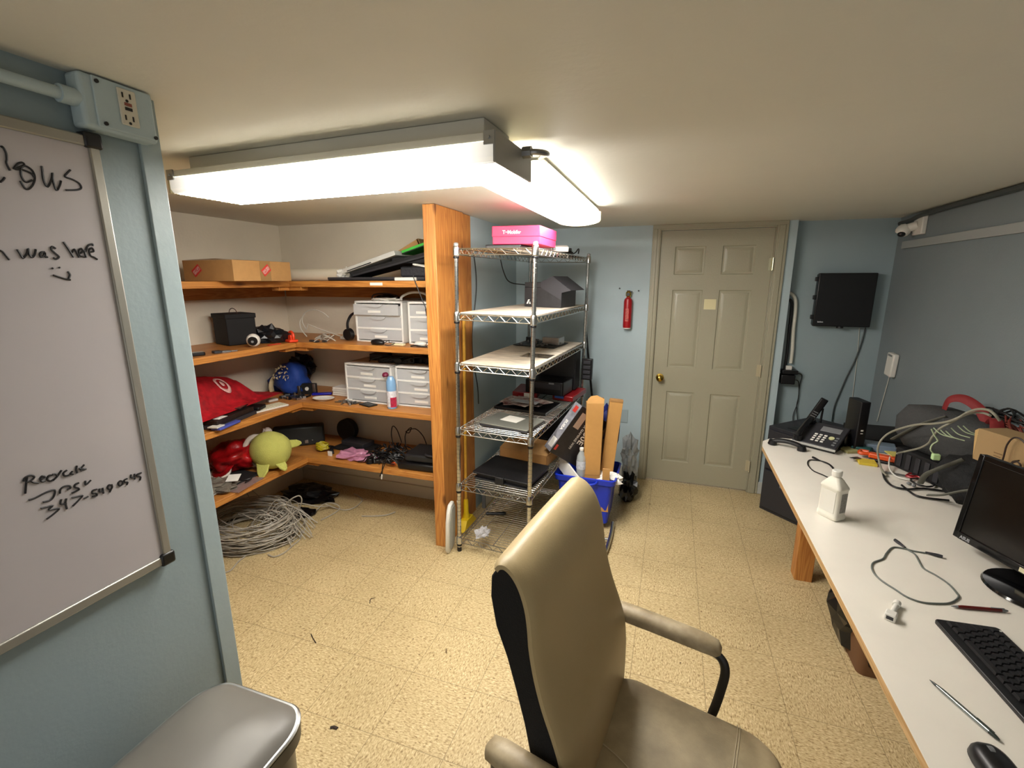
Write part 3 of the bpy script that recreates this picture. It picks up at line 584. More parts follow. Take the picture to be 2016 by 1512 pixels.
mk('bottle_body', MB().lathe([(.028, 0), (.032, .01), (.030, .04), (.033, .06), (.033, .15), (.029, .175), (.014, .205), (.012, .215)], 20), M_pet, t)
mk('label_wrap', MB().lathe([(.0336, .085), (.0338, .087), (.0338, .14), (.0336, .142)], 20, cap=False), mat('pale_blue_label', 'c5cbd6', .4, var=.3, vscale=60), t)
mk('cap', MB().lathe([(.0145, .215), (.0145, .230), (.012, .232)], 16), M_white, t)
solo('trash_bag', MB().blob((-.235, 3.50, .10), (.07, .13, .105), .35, 2.5, 12, flatz=.001), mat('black_bag_film', '08080a', .3), 'slumped black bag on the floor between the blue bin and the door', 'bag', flat=True)
solo('plastic_bag', MB().blob((-.245, 3.56, .33), (.060, .10, .15), .5, 3, 14), mat('grey_clear_film', 'a9adad', .15, alpha=.65, bump=.6, bscale=30), 'crumpled translucent plastic bag above the black bag near the door', 'plastic bag', flat=True)
solo('pole', MB().tube([(-.572, 3.88, .0), (-.585, 3.87, .60), (-.67, 3.90, 1.22), (-.69, 3.905, 1.32)], .009, 10), M_bk, 'thin black pole leaning against the far blue wall behind the blue bin', 'pole')

# ================================================================ FIRE EXTINGUISHER
t = thing('fire_extinguisher', 'small red fire extinguisher hanging on the blue wall left of the door', 'fire extinguisher', (-.342, 3.888, 1.295), 0)
mk('cylinder', MB().lathe([(.022, 0), (.031, .006), (.033, .02), (.033, .215), (.028, .235), (.014, .247), (.012, .255)], 24), M_red, t)
mk('valve', MB().lathe([(.014, .25), (.022, .262), (.021, .285), (.012, .297)], 16), M_brass, t)
mk('gauge', MB().cyl((0, -.028, .272), (0, -.012, .272), .013, n=16), M_bk, t)
mk('lever', MB().box(-.008, .03, -.006, .006, .288, .296).box(-.012, .012, -.010, .010, .292, .302), M_bk, t, bevel=.002)
mk('label_panel', MB().box(-.014, .012, -.0345, -.031, .06, .16), mat('extinguisher_label', 'c85850', .5, var=.5, vscale=70), t)
mk('wall_bracket', MB().box(-.012, .012, .030, .042, .02, .24), M_bk, t)
mk('base_ring', MB().lathe([(.024, -.004), (.030, -.002), (.031, .006)], 20), M_white, t)

# ================================================================ RECESS WALL
t = thing('media_enclosure', 'square black wall-mounted media box hanging on the recess wall', 'enclosure', (1.148, 4.02, 1.348), 0)
mk('cover', MB().box(-.175, .178, -.085, -.045, 0, .376), M_bk, t, bevel=.006)
mk('back_box', MB().box(-.168, .172, -.045, 0, .006, .37), M_bk, t, bevel=.003)
for z in (.05, .19, .32): mk('hinge', MB().box(-.19, -.172, -.075, -.045, z, z+.03), M_bk, t, bevel=.003)
mk('latch', MB().cyl((.0, -.07, .002), (0, -.07, -.010), .022, n=14), M_bk, t)
lettering('logo', 'leviton', .013, (-.148, -.0855, .028), (1, 0, 0), (0, 0, 1), mat('pale_logo', 'b8bcc0', .4), t, world=False, bold=.0008)
solo('green_cable', MB().tube(spl([(1.324, 4.010, 1.341), (1.316, 4.010, 1.241), (1.292, 4.010, 1.098), (1.259, 4.010, 0.982), (1.233, 4.010, 0.864), (1.209, 4.010, 0.743), (1.208, 4.010, 0.623)]), .0045, 6), mat('dark_green_cable', '1f2d2c', .5), 'dark cable running down from the black media box to the desk pile', 'cable')
solo('white_cable', MB().tube(spl([(1.290, 4.016, 1.335), (1.304, 4.016, 1.135), (1.313, 4.016, 0.907), (1.318, 4.016, 0.751), (1.332, 4.016, 0.593)]), .0022, 5), M_wcable, 'thin white cable falling from the black media box beside the dark cable', 'cable')
solo('white_conduit', MB().tube(spl([(0.804, 4.000, 1.582), (0.832, 4.000, 1.571), (0.856, 4.000, 1.534), (0.866, 4.000, 1.452), (0.869, 4.000, 1.309), (0.879, 4.000, 1.155), (0.880, 4.000, 1.058)]), .012, 10), M_wcable, 'grey-white flexible conduit bending out behind the door wall edge', 'conduit')
solo('black_hose', MB().tube(spl([(0.804, 4.005, 1.533), (0.828, 4.005, 1.526), (0.840, 4.005, 1.478), (0.843, 4.005, 1.307), (0.848, 4.005, 1.114), (0.844, 4.005, 0.996)]), .010, 8), M_bk, 'thick black cable beside the white conduit on the recess wall', 'cable')
t = thing('wall_adapter', 'black power adapters plugged together low on the recess wall edge', 'adapter', (.865, 3.985, .905), 0)
mk('upper_block', MB().box(-.045, .06, -.04, .035, .075, .105), M_bk, t, bevel=.004)
mk('lower_block', MB().box(-.05, .045, -.05, .035, 0, .07), M_bk, t, bevel=.005)
mk('white_connector', MB().box(-.018, .022, -.012, .03, .105, .135), M_white, t, bevel=.003)
solo('thin_cable', MB().tube(spl([(0.907, 4.005, 0.980), (0.963, 4.005, 0.971), (0.959, 4.005, 0.884), (0.963, 4.005, 0.764), (0.944, 4.005, 0.660), (0.946, 4.005, 0.607)]), .003, 5).tube(spl([(0.916, 4.002, 0.929), (0.948, 4.002, 0.916), (0.961, 4.002, 0.805), (0.957, 4.002, 0.723), (0.977, 4.002, 0.611)]), .003, 5), M_bcable, 'pair of thin black cords hanging from the wall adapters', 'cable')
# right wall
t = thing('security_camera', 'white dome-eyed security camera on a bracket high on the right wall near the corner', 'security camera', (1.43, 3.70, 1.95), 0)
mk('mount_plate', MB().box(-.028, 0, -.07, .05, .0, .115), M_white, t, bevel=.006)
mk('arm', MB().cyl((-.02, .0, .06), (-.062, .03, .045), .024, .027, 16), M_white, t)
mk('camera_body', MB().lathe([(.001, .035), (.018, .034), (.034, .020), (.040, 0), (.038, -.018), (.030, -.030)], 20, Matrix.Translation((-.078, .035, .035)) @ Matrix.Rotation(R(28), 4, 'Y') @ Matrix.Rotation(R(18), 4, 'X')), M_white, t)
mk('lens', MB().blob((-.092, .018, .010), (.022, .022, .018), 0, 1, 0), M_bk, t)
solo('ceiling_pipe', MB().tube(spl([(1.405, .4, 2.072), (1.405, 2.0, 2.075), (1.405, 3.0, 2.072), (1.40, 3.6, 2.066), (1.395, 3.78, 2.045), (1.37, 3.86, 2.035)]), .014, 10), mat('dark_pipe', '3f4443', .5), 'dark pipe running along the top of the right wall', 'pipe')
t = thing('wireless_unit', 'small white device box on the right wall with a thin cable below', 'electronic device', M=frame((1.428, 3.72, 1.20), (0, 1, .06), (-1, 0, 0)) @ Matrix.Rotation(R(0), 4, 'X'))
mk('case', MB().box(-.05, .05, 0, .035, -.155, 0), M_white, t, bevel=.008); mk('port_cover', MB().box(-.03, .03, .034, .037, -.02, -.008), M_gr, t)
solo('white_cable', MB().tube(spl([(1.424, 3.745, 1.20), (1.424, 3.76, 1.05), (1.424, 3.80, .85), (1.424, 3.83, .70)]), .003, 5), M_wcable, 'thin pale cable running down from the small white device on the right wall', 'cable')

# ================================================================ PARTITION SIDE: WHITEBOARD, OUTLET
t = thing('whiteboard', 'large framed whiteboard with black handwriting on the blue partition', 'whiteboard', (-1.19, .2, .985), 0)
mk('panel', MB().box(-1.186, -1.170, -.60, .715, 1.0, 1.955), mat('whiteboard_enamel', 'b3aeb0', .22, var=.04, vscale=2), t, world=True)
M_alu = mat('aluminium_frame', '9c9a92', .35, metal=.5)
fr = MB().box(-1.188, -1.165, .710, .730, 1.0, 1.955).box(-1.188, -1.165, -.60, .730, .983, 1.005).box(-1.188, -1.165, -.60, .730, 1.950, 1.972)
mk('frame', fr, M_alu, t, bevel=.003, world=True)
for z in (.978, 1.948): mk('corner_cap', MB().box(-1.189, -1.161, .702, .736, z, z+.032), M_bk, t, bevel=.005, world=True)
STROKES = [
[[(0.5690, 1.9158), (0.5721, 1.9162), (0.5746, 1.9066), (0.5737, 1.8962), (0.5720, 1.8890), (0.5749, 1.8771)], [(0.5570, 1.8542), (0.5614, 1.8585), (0.5651, 1.8637)], [(0.5865, 1.8619), (0.5912, 1.8498), (0.5970, 1.8496), (0.6046, 1.8581), (0.6099, 1.8710), (0.6089, 1.8827), (0.6030, 1.8886), (0.5973, 1.8898), (0.5926, 1.8853), (0.5901, 1.8766), (0.5904, 1.8673), (0.5951, 1.8611), (0.6050, 1.8665)], [(0.5804, 1.8812), (0.5879, 1.8913), (0.5953, 1.8952), (0.5971, 1.8909), (0.5823, 1.8816), (0.5930, 1.8824), (0.6052, 1.8784), (0.6090, 1.8720)], [(0.6244, 1.8954), (0.6237, 1.8857), (0.6228, 1.8686), (0.6273, 1.8584), (0.6365, 1.8748), (0.6396, 1.8864), (0.6380, 1.8714), (0.6405, 1.8544), (0.6477, 1.8644), (0.6515, 1.8738)], [(0.6713, 1.8977), (0.6643, 1.8900), (0.6597, 1.8829), (0.6716, 1.8800), (0.6822, 1.8743), (0.6842, 1.8656), (0.6752, 1.8607), (0.6564, 1.8571)], [(0.5352, 1.7335), (0.5385, 1.7313), (0.5426, 1.7231), (0.5453, 1.7173)], [(0.5601, 1.7373), (0.5626, 1.7301), (0.5657, 1.7217), (0.5730, 1.7306), (0.5765, 1.7395), (0.5764, 1.7283), (0.5794, 1.7235), (0.5842, 1.7287), (0.5880, 1.7389)], [(0.6011, 1.7346), (0.5959, 1.7338), (0.5927, 1.7291), (0.5939, 1.7246), (0.5989, 1.7282), (0.6008, 1.7333), (0.6005, 1.7257), (0.6040, 1.7251)], [(0.6198, 1.7420), (0.6152, 1.7456), (0.6122, 1.7403), (0.6163, 1.7341), (0.6223, 1.7266), (0.6173, 1.7218), (0.6129, 1.7244)], [(0.6348, 1.7559), (0.6410, 1.7420), (0.6471, 1.7264)], [(0.6454, 1.7356), (0.6510, 1.7425), (0.6536, 1.7360), (0.6564, 1.7263)], [(0.6572, 1.7335), (0.6650, 1.7393), (0.6636, 1.7446), (0.6584, 1.7403), (0.6579, 1.7309), (0.6664, 1.7278)], [(0.6678, 1.7422), (0.6684, 1.7354), (0.6693, 1.7268)], [(0.6694, 1.7382), (0.6761, 1.7508), (0.6851, 1.7554), (0.6856, 1.7514)], [(0.6763, 1.7380), (0.6849, 1.7404), (0.6830, 1.7471), (0.6771, 1.7427), (0.6775, 1.7318), (0.6839, 1.7280), (0.6892, 1.7238)], [(0.6070, 1.7046), (0.6088, 1.7029)], [(0.6188, 1.7065), (0.6201, 1.7044)], [(0.6066, 1.6904), (0.6144, 1.6873), (0.6243, 1.6834), (0.6338, 1.6815)], [(0.6323, 1.6981), (0.6344, 1.6914), (0.6308, 1.6834)]],
[[(0.4898, 1.2752), (0.4937, 1.2912), (0.4978, 1.3057)], [(0.4910, 1.2998), (0.4954, 1.3067), (0.5041, 1.3075), (0.5079, 1.3015), (0.5012, 1.2969), (0.4937, 1.2971)], [(0.5012, 1.2969), (0.5056, 1.2914), (0.5127, 1.2874)], [(0.5171, 1.2937), (0.5236, 1.2948), (0.5203, 1.2992), (0.5162, 1.2949), (0.5173, 1.2884), (0.5232, 1.2874)], [(0.5359, 1.2943), (0.5299, 1.2953), (0.5265, 1.2891), (0.5308, 1.2835), (0.5366, 1.2848)], [(0.5362, 1.2957), (0.5407, 1.2948), (0.5434, 1.2887)], [(0.5520, 1.2985), (0.5426, 1.2884), (0.5347, 1.2831)], [(0.5606, 1.2951), (0.5539, 1.2915), (0.5552, 1.2847), (0.5622, 1.2834)], [(0.5694, 1.2893), (0.5651, 1.2854), (0.5694, 1.2820)], [(0.5785, 1.2983), (0.5759, 1.2905), (0.5765, 1.2823)], [(0.5817, 1.2875), (0.5913, 1.2956)], [(0.5810, 1.2910), (0.5909, 1.2861)], [(0.5831, 1.2850), (0.5932, 1.2851)], [(0.4925, 1.2604), (0.5023, 1.2603), (0.5209, 1.2640), (0.5335, 1.2629), (0.5317, 1.2528), (0.5246, 1.2453), (0.5122, 1.2465)], [(0.5410, 1.2517), (0.5436, 1.2599), (0.5502, 1.2633), (0.5584, 1.2613), (0.5599, 1.2558), (0.5536, 1.2545)], [(0.5757, 1.2601), (0.5693, 1.2597), (0.5671, 1.2542), (0.5726, 1.2495), (0.5726, 1.2453), (0.5603, 1.2438)], [(0.5872, 1.2600), (0.5869, 1.2510), (0.5973, 1.2574)], [(0.5068, 1.2353), (0.5157, 1.2340), (0.5258, 1.2322), (0.5178, 1.2267), (0.5345, 1.2216), (0.5238, 1.2143), (0.5113, 1.2092)], [(0.5412, 1.2390), (0.5383, 1.2293), (0.5479, 1.2262)], [(0.5493, 1.2368), (0.5463, 1.2270), (0.5465, 1.2141)], [(0.5586, 1.2340), (0.5684, 1.2327), (0.5770, 1.2303), (0.5666, 1.2221), (0.5567, 1.2156)], [(0.5783, 1.2231), (0.5865, 1.2242)], [(0.6045, 1.2326), (0.5964, 1.2330), (0.5953, 1.2268), (0.6014, 1.2247), (0.6017, 1.2189), (0.5930, 1.2206)], [(0.6091, 1.2323), (0.6085, 1.2252), (0.6152, 1.2245)], [(0.6150, 1.2313), (0.6146, 1.2180)], [(0.6327, 1.2296), (0.6277, 1.2325), (0.6242, 1.2273), (0.6285, 1.2209), (0.6332, 1.2249), (0.6330, 1.2319)], [(0.6304, 1.2211), (0.6262, 1.2154)], [(0.6511, 1.2327), (0.6464, 1.2295), (0.6479, 1.2219), (0.6537, 1.2228), (0.6553, 1.2291), (0.6511, 1.2327)], [(0.6658, 1.2317), (0.6593, 1.2309), (0.6598, 1.2254), (0.6652, 1.2231), (0.6620, 1.2175)], [(0.6750, 1.2384), (0.6738, 1.2311), (0.6813, 1.2286)], [(0.6821, 1.2372), (0.6805, 1.2237)], [(0.6971, 1.2335), (0.6874, 1.2332), (0.6868, 1.2292), (0.6935, 1.2246), (0.6907, 1.2168)]],
]
for grp, n0, n1 in ((0, 0, 6), (0, 6, 16), (0, 16, 20), (1, 0, 99)):
    hw = MB()
    for st in STROKES[grp][n0:n1]: hw.tube(spl([(-1.1692, y, z) for y, z in st], 4), .0019, 5)
    mk('handwriting', hw, M_ink, t, world=True)
t = thing('outlet_box', 'blue-painted metal electrical box with a white outlet at the ceiling edge of the partition', 'electrical box', (-1.19, .765, 1.98), 0)
mk('box', MB().box(-1.188, -1.145, .70, .845, 1.985, 2.088), M_blue, t, bevel=.008, world=True, bseg=3)
mk('cover', MB().box(-1.146, -1.141, .722, .838, 1.990, 2.086), M_blue, t, bevel=.004, world=True)
rc = mk('receptacle', MB().box(-1.1415, -1.137, .766, .802, 2.006, 2.078), mat('ivory_receptacle', 'cfcabb', .4), t, bevel=.002, world=True)
def sub(o, name, mb, m):
    c = mk(name, mb, m, None); c.parent = o; return c
sl = MB()
for z in (2.064, 2.020):
    sl.box(-1.137, -1.1362, .773, .776, z-.004, z+.006); sl.box(-1.137, -1.1362, .788, .791, z-.004, z+.006)
    sl.cyl((-1.137, .782, z-.009), (-1.1362, .782, z-.009), .003, n=8)
sub(rc, 'slots', sl, M_bk); sub(rc, 'test_button', MB().box(-1.137, -1.1355, .776, .790, 2.045, 2.051), mat('button_red', '8a4a3c', .5)); sub(rc, 'reset_button', MB().box(-1.137, -1.1355, .776, .790, 2.036, 2.042), M_bk)
for y, z in ((.73, 2.076), (.735, 1.998), (.835, 1.996)): mk('screw', MB().cyl((-1.141, y, z), (-1.138, y, z), .004, n=8), M_bk, t, world=True)
t = thing('wall_conduit', 'blue-painted metal conduit entering the outlet box from the left', 'conduit', (-1.16, .4, 2.02), 0)
mk('pipe', MB().cyl((-1.163, -.6, 2.030), (-1.163, .69, 2.038), .0115, n=14), M_blue, t, world=True)
mk('coupling', MB().cyl((-1.163, .672, 2.038), (-1.163, .703, 2.038), .017, n=14), M_blue, t, world=True)
mk('strap', MB().box(-1.19, -1.148, .565, .580, 2.042, 2.056), M_bk, t, bevel=.004, world=True)
# step bin under the whiteboard
t = thing('pedal_bin', 'step bin with domed dark grey lid and silver rim under the whiteboard', 'bin', (-.925, .525, 0), 0)
M_lid = mat('satin_grey_lid', '6c6963', .42)
def bring(sx, sy, z, cx=0, cy=0): return [(cx+x*sx, cy+y*sy, z) for x, y in rrect(-1, 1, -1, 1, .42, 8)]
mk('bin_body', MB().loft([bring(.125, .175, 0), bring(.135, .185, .02), bring(.145, .195, .58), bring(.147, .197, .60)]), mat('dark_steel_body', '2f2d2b', .3, metal=.6), t)
mk('rim', MB().loft([bring(.150, .200, .598), bring(.160, .208, .603), bring(.162, .210, .640), bring(.158, .206, .646)]), M_bk, t)
mk('silver_band', MB().loft([bring(.1605, .2085, .643), bring(.1625, .2105, .644), bring(.1625, .2105, .647), bring(.1590, .207, .650)]), M_steel, t)
mk('lid', MB().loft([bring(.157, .205, .646), bring(.150, .198, .656), bring(.125, .17, .672), bring(.08, .12, .684), bring(.03, .05, .689)]), M_lid, t, sharp=60)
mk('pedal', MB().box(.14, .19, -.04, .04, .01, .02), M_steel, t, bevel=.003)

# ================================================================ OFFICE CHAIR
CH = Matrix.Translation((-.11, 1.02, 0)) @ Matrix.Rotation(R(-14), 4, 'Z')
t = thing('office_chair', 'worn cream leather high-back office chair facing the desk', 'chair', M=CH)
M_lea = mat('cream_leather', 'b5a27a', .42, var=.05, vscale=4, bump=.06, bscale=260)
M_seat = mat('worn_seat_leather', 'a99a7b', .5, var=.32, vscale=6, bump=.08, bscale=200)
M_mesh = mat('black_fabric', '08080b', .85, bump=.3, bscale=300)
Ff = [(.018, .47), (.018, .56), (.016, .63), (.008, .69), (-.012, .75), (-.036, .81), (-.054, .87), (-.066, .93), (-.073, .985), (-.083, 1.03), (-.102, 1.072), (-.127, 1.100), (-.155, 1.112)]
Bk = [(-.186, 1.098), (-.198, 1.07), (-.194, 1.02), (-.178, .955), (-.150, .89), (-.128, .82), (-.105, .74), (-.088, .66), (-.074, .58), (-.066, .48)]
def bs(v): return -.105*v
# upholstered front, wrapping over the head end; slightly crowned across
outer = [Ff[0]]+Ff[1:]+[(-.178, 1.106), (-.190, 1.092)]
rings = []
vv = [-.258, -.250, -.235, -.20, -.14, -.07, 0, .07, .14, .20, .235, .250, .258]
nO = len(outer)
def nrm2(i, P):
    a = P[max(i-1, 0)]; b = P[min(i+1, len(P)-1)]; dx, dz = b[0]-a[0], b[1]-a[1]; l = math.hypot(dx, dz); return (dz/l, -dx/l)
prof = spl([(x, 0, z) for x, z in outer], 3); prof = [(p.x, p.z) for p in prof]
for v in vv:
    e = abs(v)/.258; drop = .008*max(0, (e-.9)/.1)**2+.004*(1-math.cos(e*PI/2))
    rg = []
    for i, (x, z) in enumerate(prof):
        nx, nz = nrm2(i, prof); rg.append((x-nx*drop+bs(v), v*(1-.04*max(0, (z-.95)/.15)), z-nz*drop))
    for i in range(len(prof)-1, -1, -1):
        x, z = prof[i]; nx, nz = nrm2(i, prof); rg.append((x-nx*(.010+drop)+bs(v), v*(1-.04*max(0, (z-.95)/.15)), z-nz*(.010+drop)))
    rings.append(rg)
mk('backrest', MB().loft(rings), M_lea, t, sharp=50)
cp = [(x-.011, z) for x, z in Ff[:-3]]+[(-.118, 1.062), (-.138, 1.086), (-.158, 1.096)]+[(-.176, 1.086), (-.190, 1.062)]+[(x+.004, z-.004) for x, z in Bk[2:]]
mk('back_shell', MB().loft([[(x+bs(v), v*(1-.04*max(0, (z-.95)/.15)), z) for x, z in cp] for v in (-.253, .253)]), M_mesh, t, sharp=40, bevel=.004)
# seat
rings = []
def seat_ring(w, ins):
    out = []
    for x, y in rrect(-.055+ins*.3, .425-ins, -.255+ins, .255-ins, .09, 8):
        out.append((x, y, w))
    return out
mk('seat', MB().loft([seat_ring(.405, .05), seat_ring(.408, .02), seat_ring(.43, .0), seat_ring(.468, .0), seat_ring(.488, .012), seat_ring(.498, .035), seat_ring(.500, .09), seat_ring(.496, .16)]), M_seat, t, sharp=60)
sm = MB()
for dx in (0, .006): sm.tube(spl([(.305+dx, -.25, .487), (.310+dx, -.2, .4995), (.315+dx, 0, .5005), (.310+dx, .2, .4995), (.305+dx, .25, .487)]), .0013, 5)
sm.tube(spl([(-.03, .0, .499), (.06, -.02, .5), (.16, -.06, .5005), (.30, -.10, .5005)]), .0014, 5)
mk('stitching', sm, mat('stitch_thread', 'b9ac90', .6), t)
mk('under_pan', MB().box(.03, .35, -.18, .18, .385, .41), M_bk, t, bevel=.01)
for s in (-1, 1):
    y = s*.287
    pad = MB(); rg = []
    for x, sc_, zz in ((-.150, .3, .665), (-.140, .85, .668), (-.11, 1, .670), (0, 1.02, .672), (.14, 1.02, .672), (.20, 1.0, .671), (.232, .85, .668), (.243, .4, .664)):
        rg.append([(x, y+px*sc_, zz+pz*sc_) for px, pz in [(-.027, -.012), (-.028, .008), (-.020, .020), (0, .025), (.020, .020), (.028, .008), (.027, -.012), (0, -.016)]])
    a = mk('armrest', pad.loft(rg), mat('stained_arm_leather', 'b9a98a', .5, col2='8c7c5f', vscale=14), t, sharp=70)
    fr = MB().tube(spl([(-.13, y, .652), (-.04, y, .650), (.10, y, .652), (.20, y, .652), (.240, y, .645), (.258, y*.99, .61), (.252, y*.98, .54), (.240, y*.965, .47), (.225, y*.93, .425), (.17, y*.7, .395)], 5), .0085, 10, flat=1.5)
    fr.tube(spl([(-.13, y, .652), (-.135, y*.97, .60), (-.12, y*.9, .54), (-.08, y*.88, .45), (-.01, y*.7, .395)], 5), .009, 10)
    mk('arm_frame', fr, M_bk, t)
mk('gas_lift', MB().lathe([(.028, .10), (.028, .25), (.018, .26), (.018, .39)], 16, Matrix.Translation((.17, 0, 0))), M_bk, t)
hb = MB().lathe([(.045, .08), (.05, .11), (.03, .14)], 16, Matrix.Translation((.17, 0, 0)))
mk('base_hub', hb, M_bk, t)
for k in range(5):
    a = R(72*k+20); c, s_ = math.cos(a), math.sin(a)
    l_ = mk('base_leg', MB().tube([(.17, 0, .11), (.17+.16*c, .16*s_, .10), (.17+.30*c, .30*s_, .075)], [.024, .02, .014], 8), M_bk, t)
    mk('caster', MB().cyl((.17+.30*c-.018*s_, .30*s_+.018*c, .027), (.17+.30*c+.018*s_, .30*s_-.018*c, .027), .026, n=16).cyl((.17+.3*c, .3*s_, .03), (.17+.3*c, .3*s_, .08), .006, n=8), M_bk, l_)
# ================================================================ FILING CABINET AND DESK
t = thing('filing_cabinet', 'low black filing cabinet turned in the corner beyond the white desk', 'cabinet', M=frame((.715, 3.655, 0), (1, -1, 0), (1, 1, 0)))
mk('body', MB().box(0, .40, 0.006, .50, 0, .65), M_dk, t, bevel=.004)
for z in (.03, .335):
    o = mk('drawer', MB().box(.012, .388, -.012, .006, z, z+.29), M_dk, t, bevel=.003)
    mk('handle', MB().box(.15, .25, -.022, -.012, z+.20, z+.215), M_gr, o, bevel=.002)
mk('top_tray', MB().box(.10, .24, .06, .16, .65, .653), M_bk, t, bevel=.001)
t = thing('desk', 'long white laminate work table with raw plywood edge and wooden posts along the right wall', 'desk', (.98, 1.3, 0), 0)
M_lam = mat('white_laminate', 'e6e1d6', .35, var=.03, vscale=5)
poly = [(1.425, -.9), (1.425, 3.06), (.72, 3.05)]+[(.64+.10*math.cos(R(a))*1.0, 2.95+.10*math.sin(R(a))) for a in (75, 105, 135, 160, 180)]+[(.532, -.9)]
poly = [(1.425, -.9), (1.425, 3.08), (.68, 3.045), (.60, 3.01), (.557, 2.95), (.540, 2.86), (.532, -.9)]
mk('tabletop', MB().prism(poly, .7475, .750), M_lam, t, world=True)
mk('plywood_core', MB().prism([(x, y) for x, y in poly], .724, .7474), wood('plywood_edge', 'c7a476', 'ad8653', 1, 'a07a48'), t, world=True)
for x, y in ((.765, 2.76), (1.30, 2.80), (1.30, .1), (.765, -.6)): mk('leg', MB().box(x, x+.088, y, y+.088, 0, .724), M_wz, t, bevel=.002, world=True)
mk('apron', MB().box(.775, .813, -.5, 2.76, .63, .724), M_wy, t, bevel=.002, world=True)
t = thing('paper_bag', 'open brown paper bag with a dark liner under the desk', 'bag', (.99, 2.30, 0), 0)
pb = MB().loft([[(x, y, .0) for x, y in rrect(-.12, .12, -.20, .20, .03)], [(x*1.05, y, .15) for x, y in rrect(-.12, .12, -.20, .20, .04)], [(x*1.15, y*1.05, .34) for x, y in rrect(-.12, .12, -.20, .20, .05)], [(x*1.08, y*1.0, .335) for x, y in rrect(-.12, .12, -.20, .20, .05)], [(x*.95, y*.95, .10) for x, y in rrect(-.12, .12, -.20, .20, .04)]])
mk('bag_body', pb, mat('brown_paper', '6b4a2c', .85), t)
mk('liner', MB().blob((-.045, 0, .20), (.135, .22, .20), .3, 3, 5, flatz=.01), MATS['black_bag_film'], t, flat=True)

# monitor
MM = frame((1.085, 1.675, .75), (.346, -.938, 0), (.938, .346, 0))     # x along the screen, y away from the viewer
t = thing('monitor', 'black flat monitor on the right side of the desk, screen off', 'monitor', M=MM)
T2 = Matrix.Rotation(R(-6), 4, 'X')
mk('housing', MB().box(-.262, .262, .0, .022, .045, .352, T2).box(-.15, .15, .02, .05, .10, .30, T2), M_bk, t, bevel=.004)
fr = MB().box(-.262, -.244, -.006, .0, .045, .352, T2).box(.244, .262, -.006, .0, .045, .352, T2).box(-.244, .244, -.006, 0, .334, .352, T2).box(-.244, .244, -.008, 0, .045, .070, T2)
mk('bezel', fr, mat('glossy_black_bezel', '08080a', .12), t, bevel=.002)
mk('screen', MB().box(-.244, .244, -.002, .0, .070, .334, T2), mat('dark_screen', '0d0b09', .22), t)
mk('stand_neck', MB().box(-.03, .03, .012, .04, .008, .14), M_bk, t, bevel=.004)
mk('stand_base', MB().lathe([(.118, 0), (.122, .004), (.118, .011), (.04, .018)], 40, Matrix.Translation((0.0, .015, 0))), MATS['glossy_black_bezel'], t)
lettering('logo', 'ASUS', .015, tuple(T2 @ Vector((-.235, -.0085, .051))), (1, 0, 0), tuple(T2.to_3x3() @ Vector((0, 0, 1))), mat('silver_logo', 'a9abb2', .3, metal=.6), t, world=False, bold=.0006)
mk('sticker', MB().box(-.045, .0, -.009, -.008, .050, .064, T2), M_cream, t)
# keyboard
t = thing('keyboard', 'black computer keyboard in front of the monitor', 'keyboard', M=frame((.838, 1.225, .75), (.085, -.996, 0), (.996, .085, 0)))
mk('base', MB().prism(rrect(-.222, .222, -.074, .074, .010), .0, .012), M_bk, t, bevel=.003)
keys = MB(); rr = random.Random(1)
def key(x, y, w): keys.loft([[(x+.0008, y+.0008, .012), (x+w-.0008, y+.0008, .012), (x+w-.0008, y+.0162, .012), (x+.0008, y+.0162, .012)], [(x+.003, y+.003, .0185), (x+w-.003, y+.003, .0185), (x+w-.003, y+.0145, .0185), (x+.003, y+.0145, .0185)]])
rows = [([.0185]*14, .044), ([.0185]*13+[.0370], .020), ([.0280]+[.0185]*12+[.0275], .002), ([.0330]+[.0185]*11+[.0410], -.016), ([.0420]+[.0185]*10+[.0505], -.034), ([.024, .024, .024, .112, .024, .024, .024], -.052)]
for ws, y in rows:
    x = -.212
    for w in ws: key(x, y, w); x += w
for y in (.044, .020, .002, -.034, -.052):
    for i in range(3):
        if y == -.034 and i != 1: continue
        key(.062+.0185*i, y, .0185)
for y in (.044, .020, .002, -.016, -.034, -.052):
    for i in range(4): key(.132+.0185*i, y, .0185)
mk('keys', keys, mat('key_plastic', '111114', .5), t, flat=True)
mk('indicator', MB().cyl((-.205, .068, .012), (-.205, .068, .0128), .003, n=10).cyl((-.10, .068, .012), (-.10, .068, .0128), .003, n=10), M_white, t)
t = thing('mouse', 'black computer mouse at the bottom edge of the picture beside the keyboard', 'mouse', M=frame((.650, .965, .75), (.10, -1, 0), (1, .1, 0)))
mk('body', MB().loft([[(x*sx+ox, y*sy, z) for x, y in rrect(-1, 1, -1, 1, .7, 7)] for sx, sy, z, ox in ((.052, .030, .002, 0), (.056, .033, .008, 0), (.054, .031, .020, .0), (.046, .026, .030, -.002), (.030, .016, .036, -.006))]), M_bk, t, sharp=70)
mk('wheel', MB().cyl((-.03, -.004, .030), (-.03, .004, .030), .009, n=14), M_gr, t)
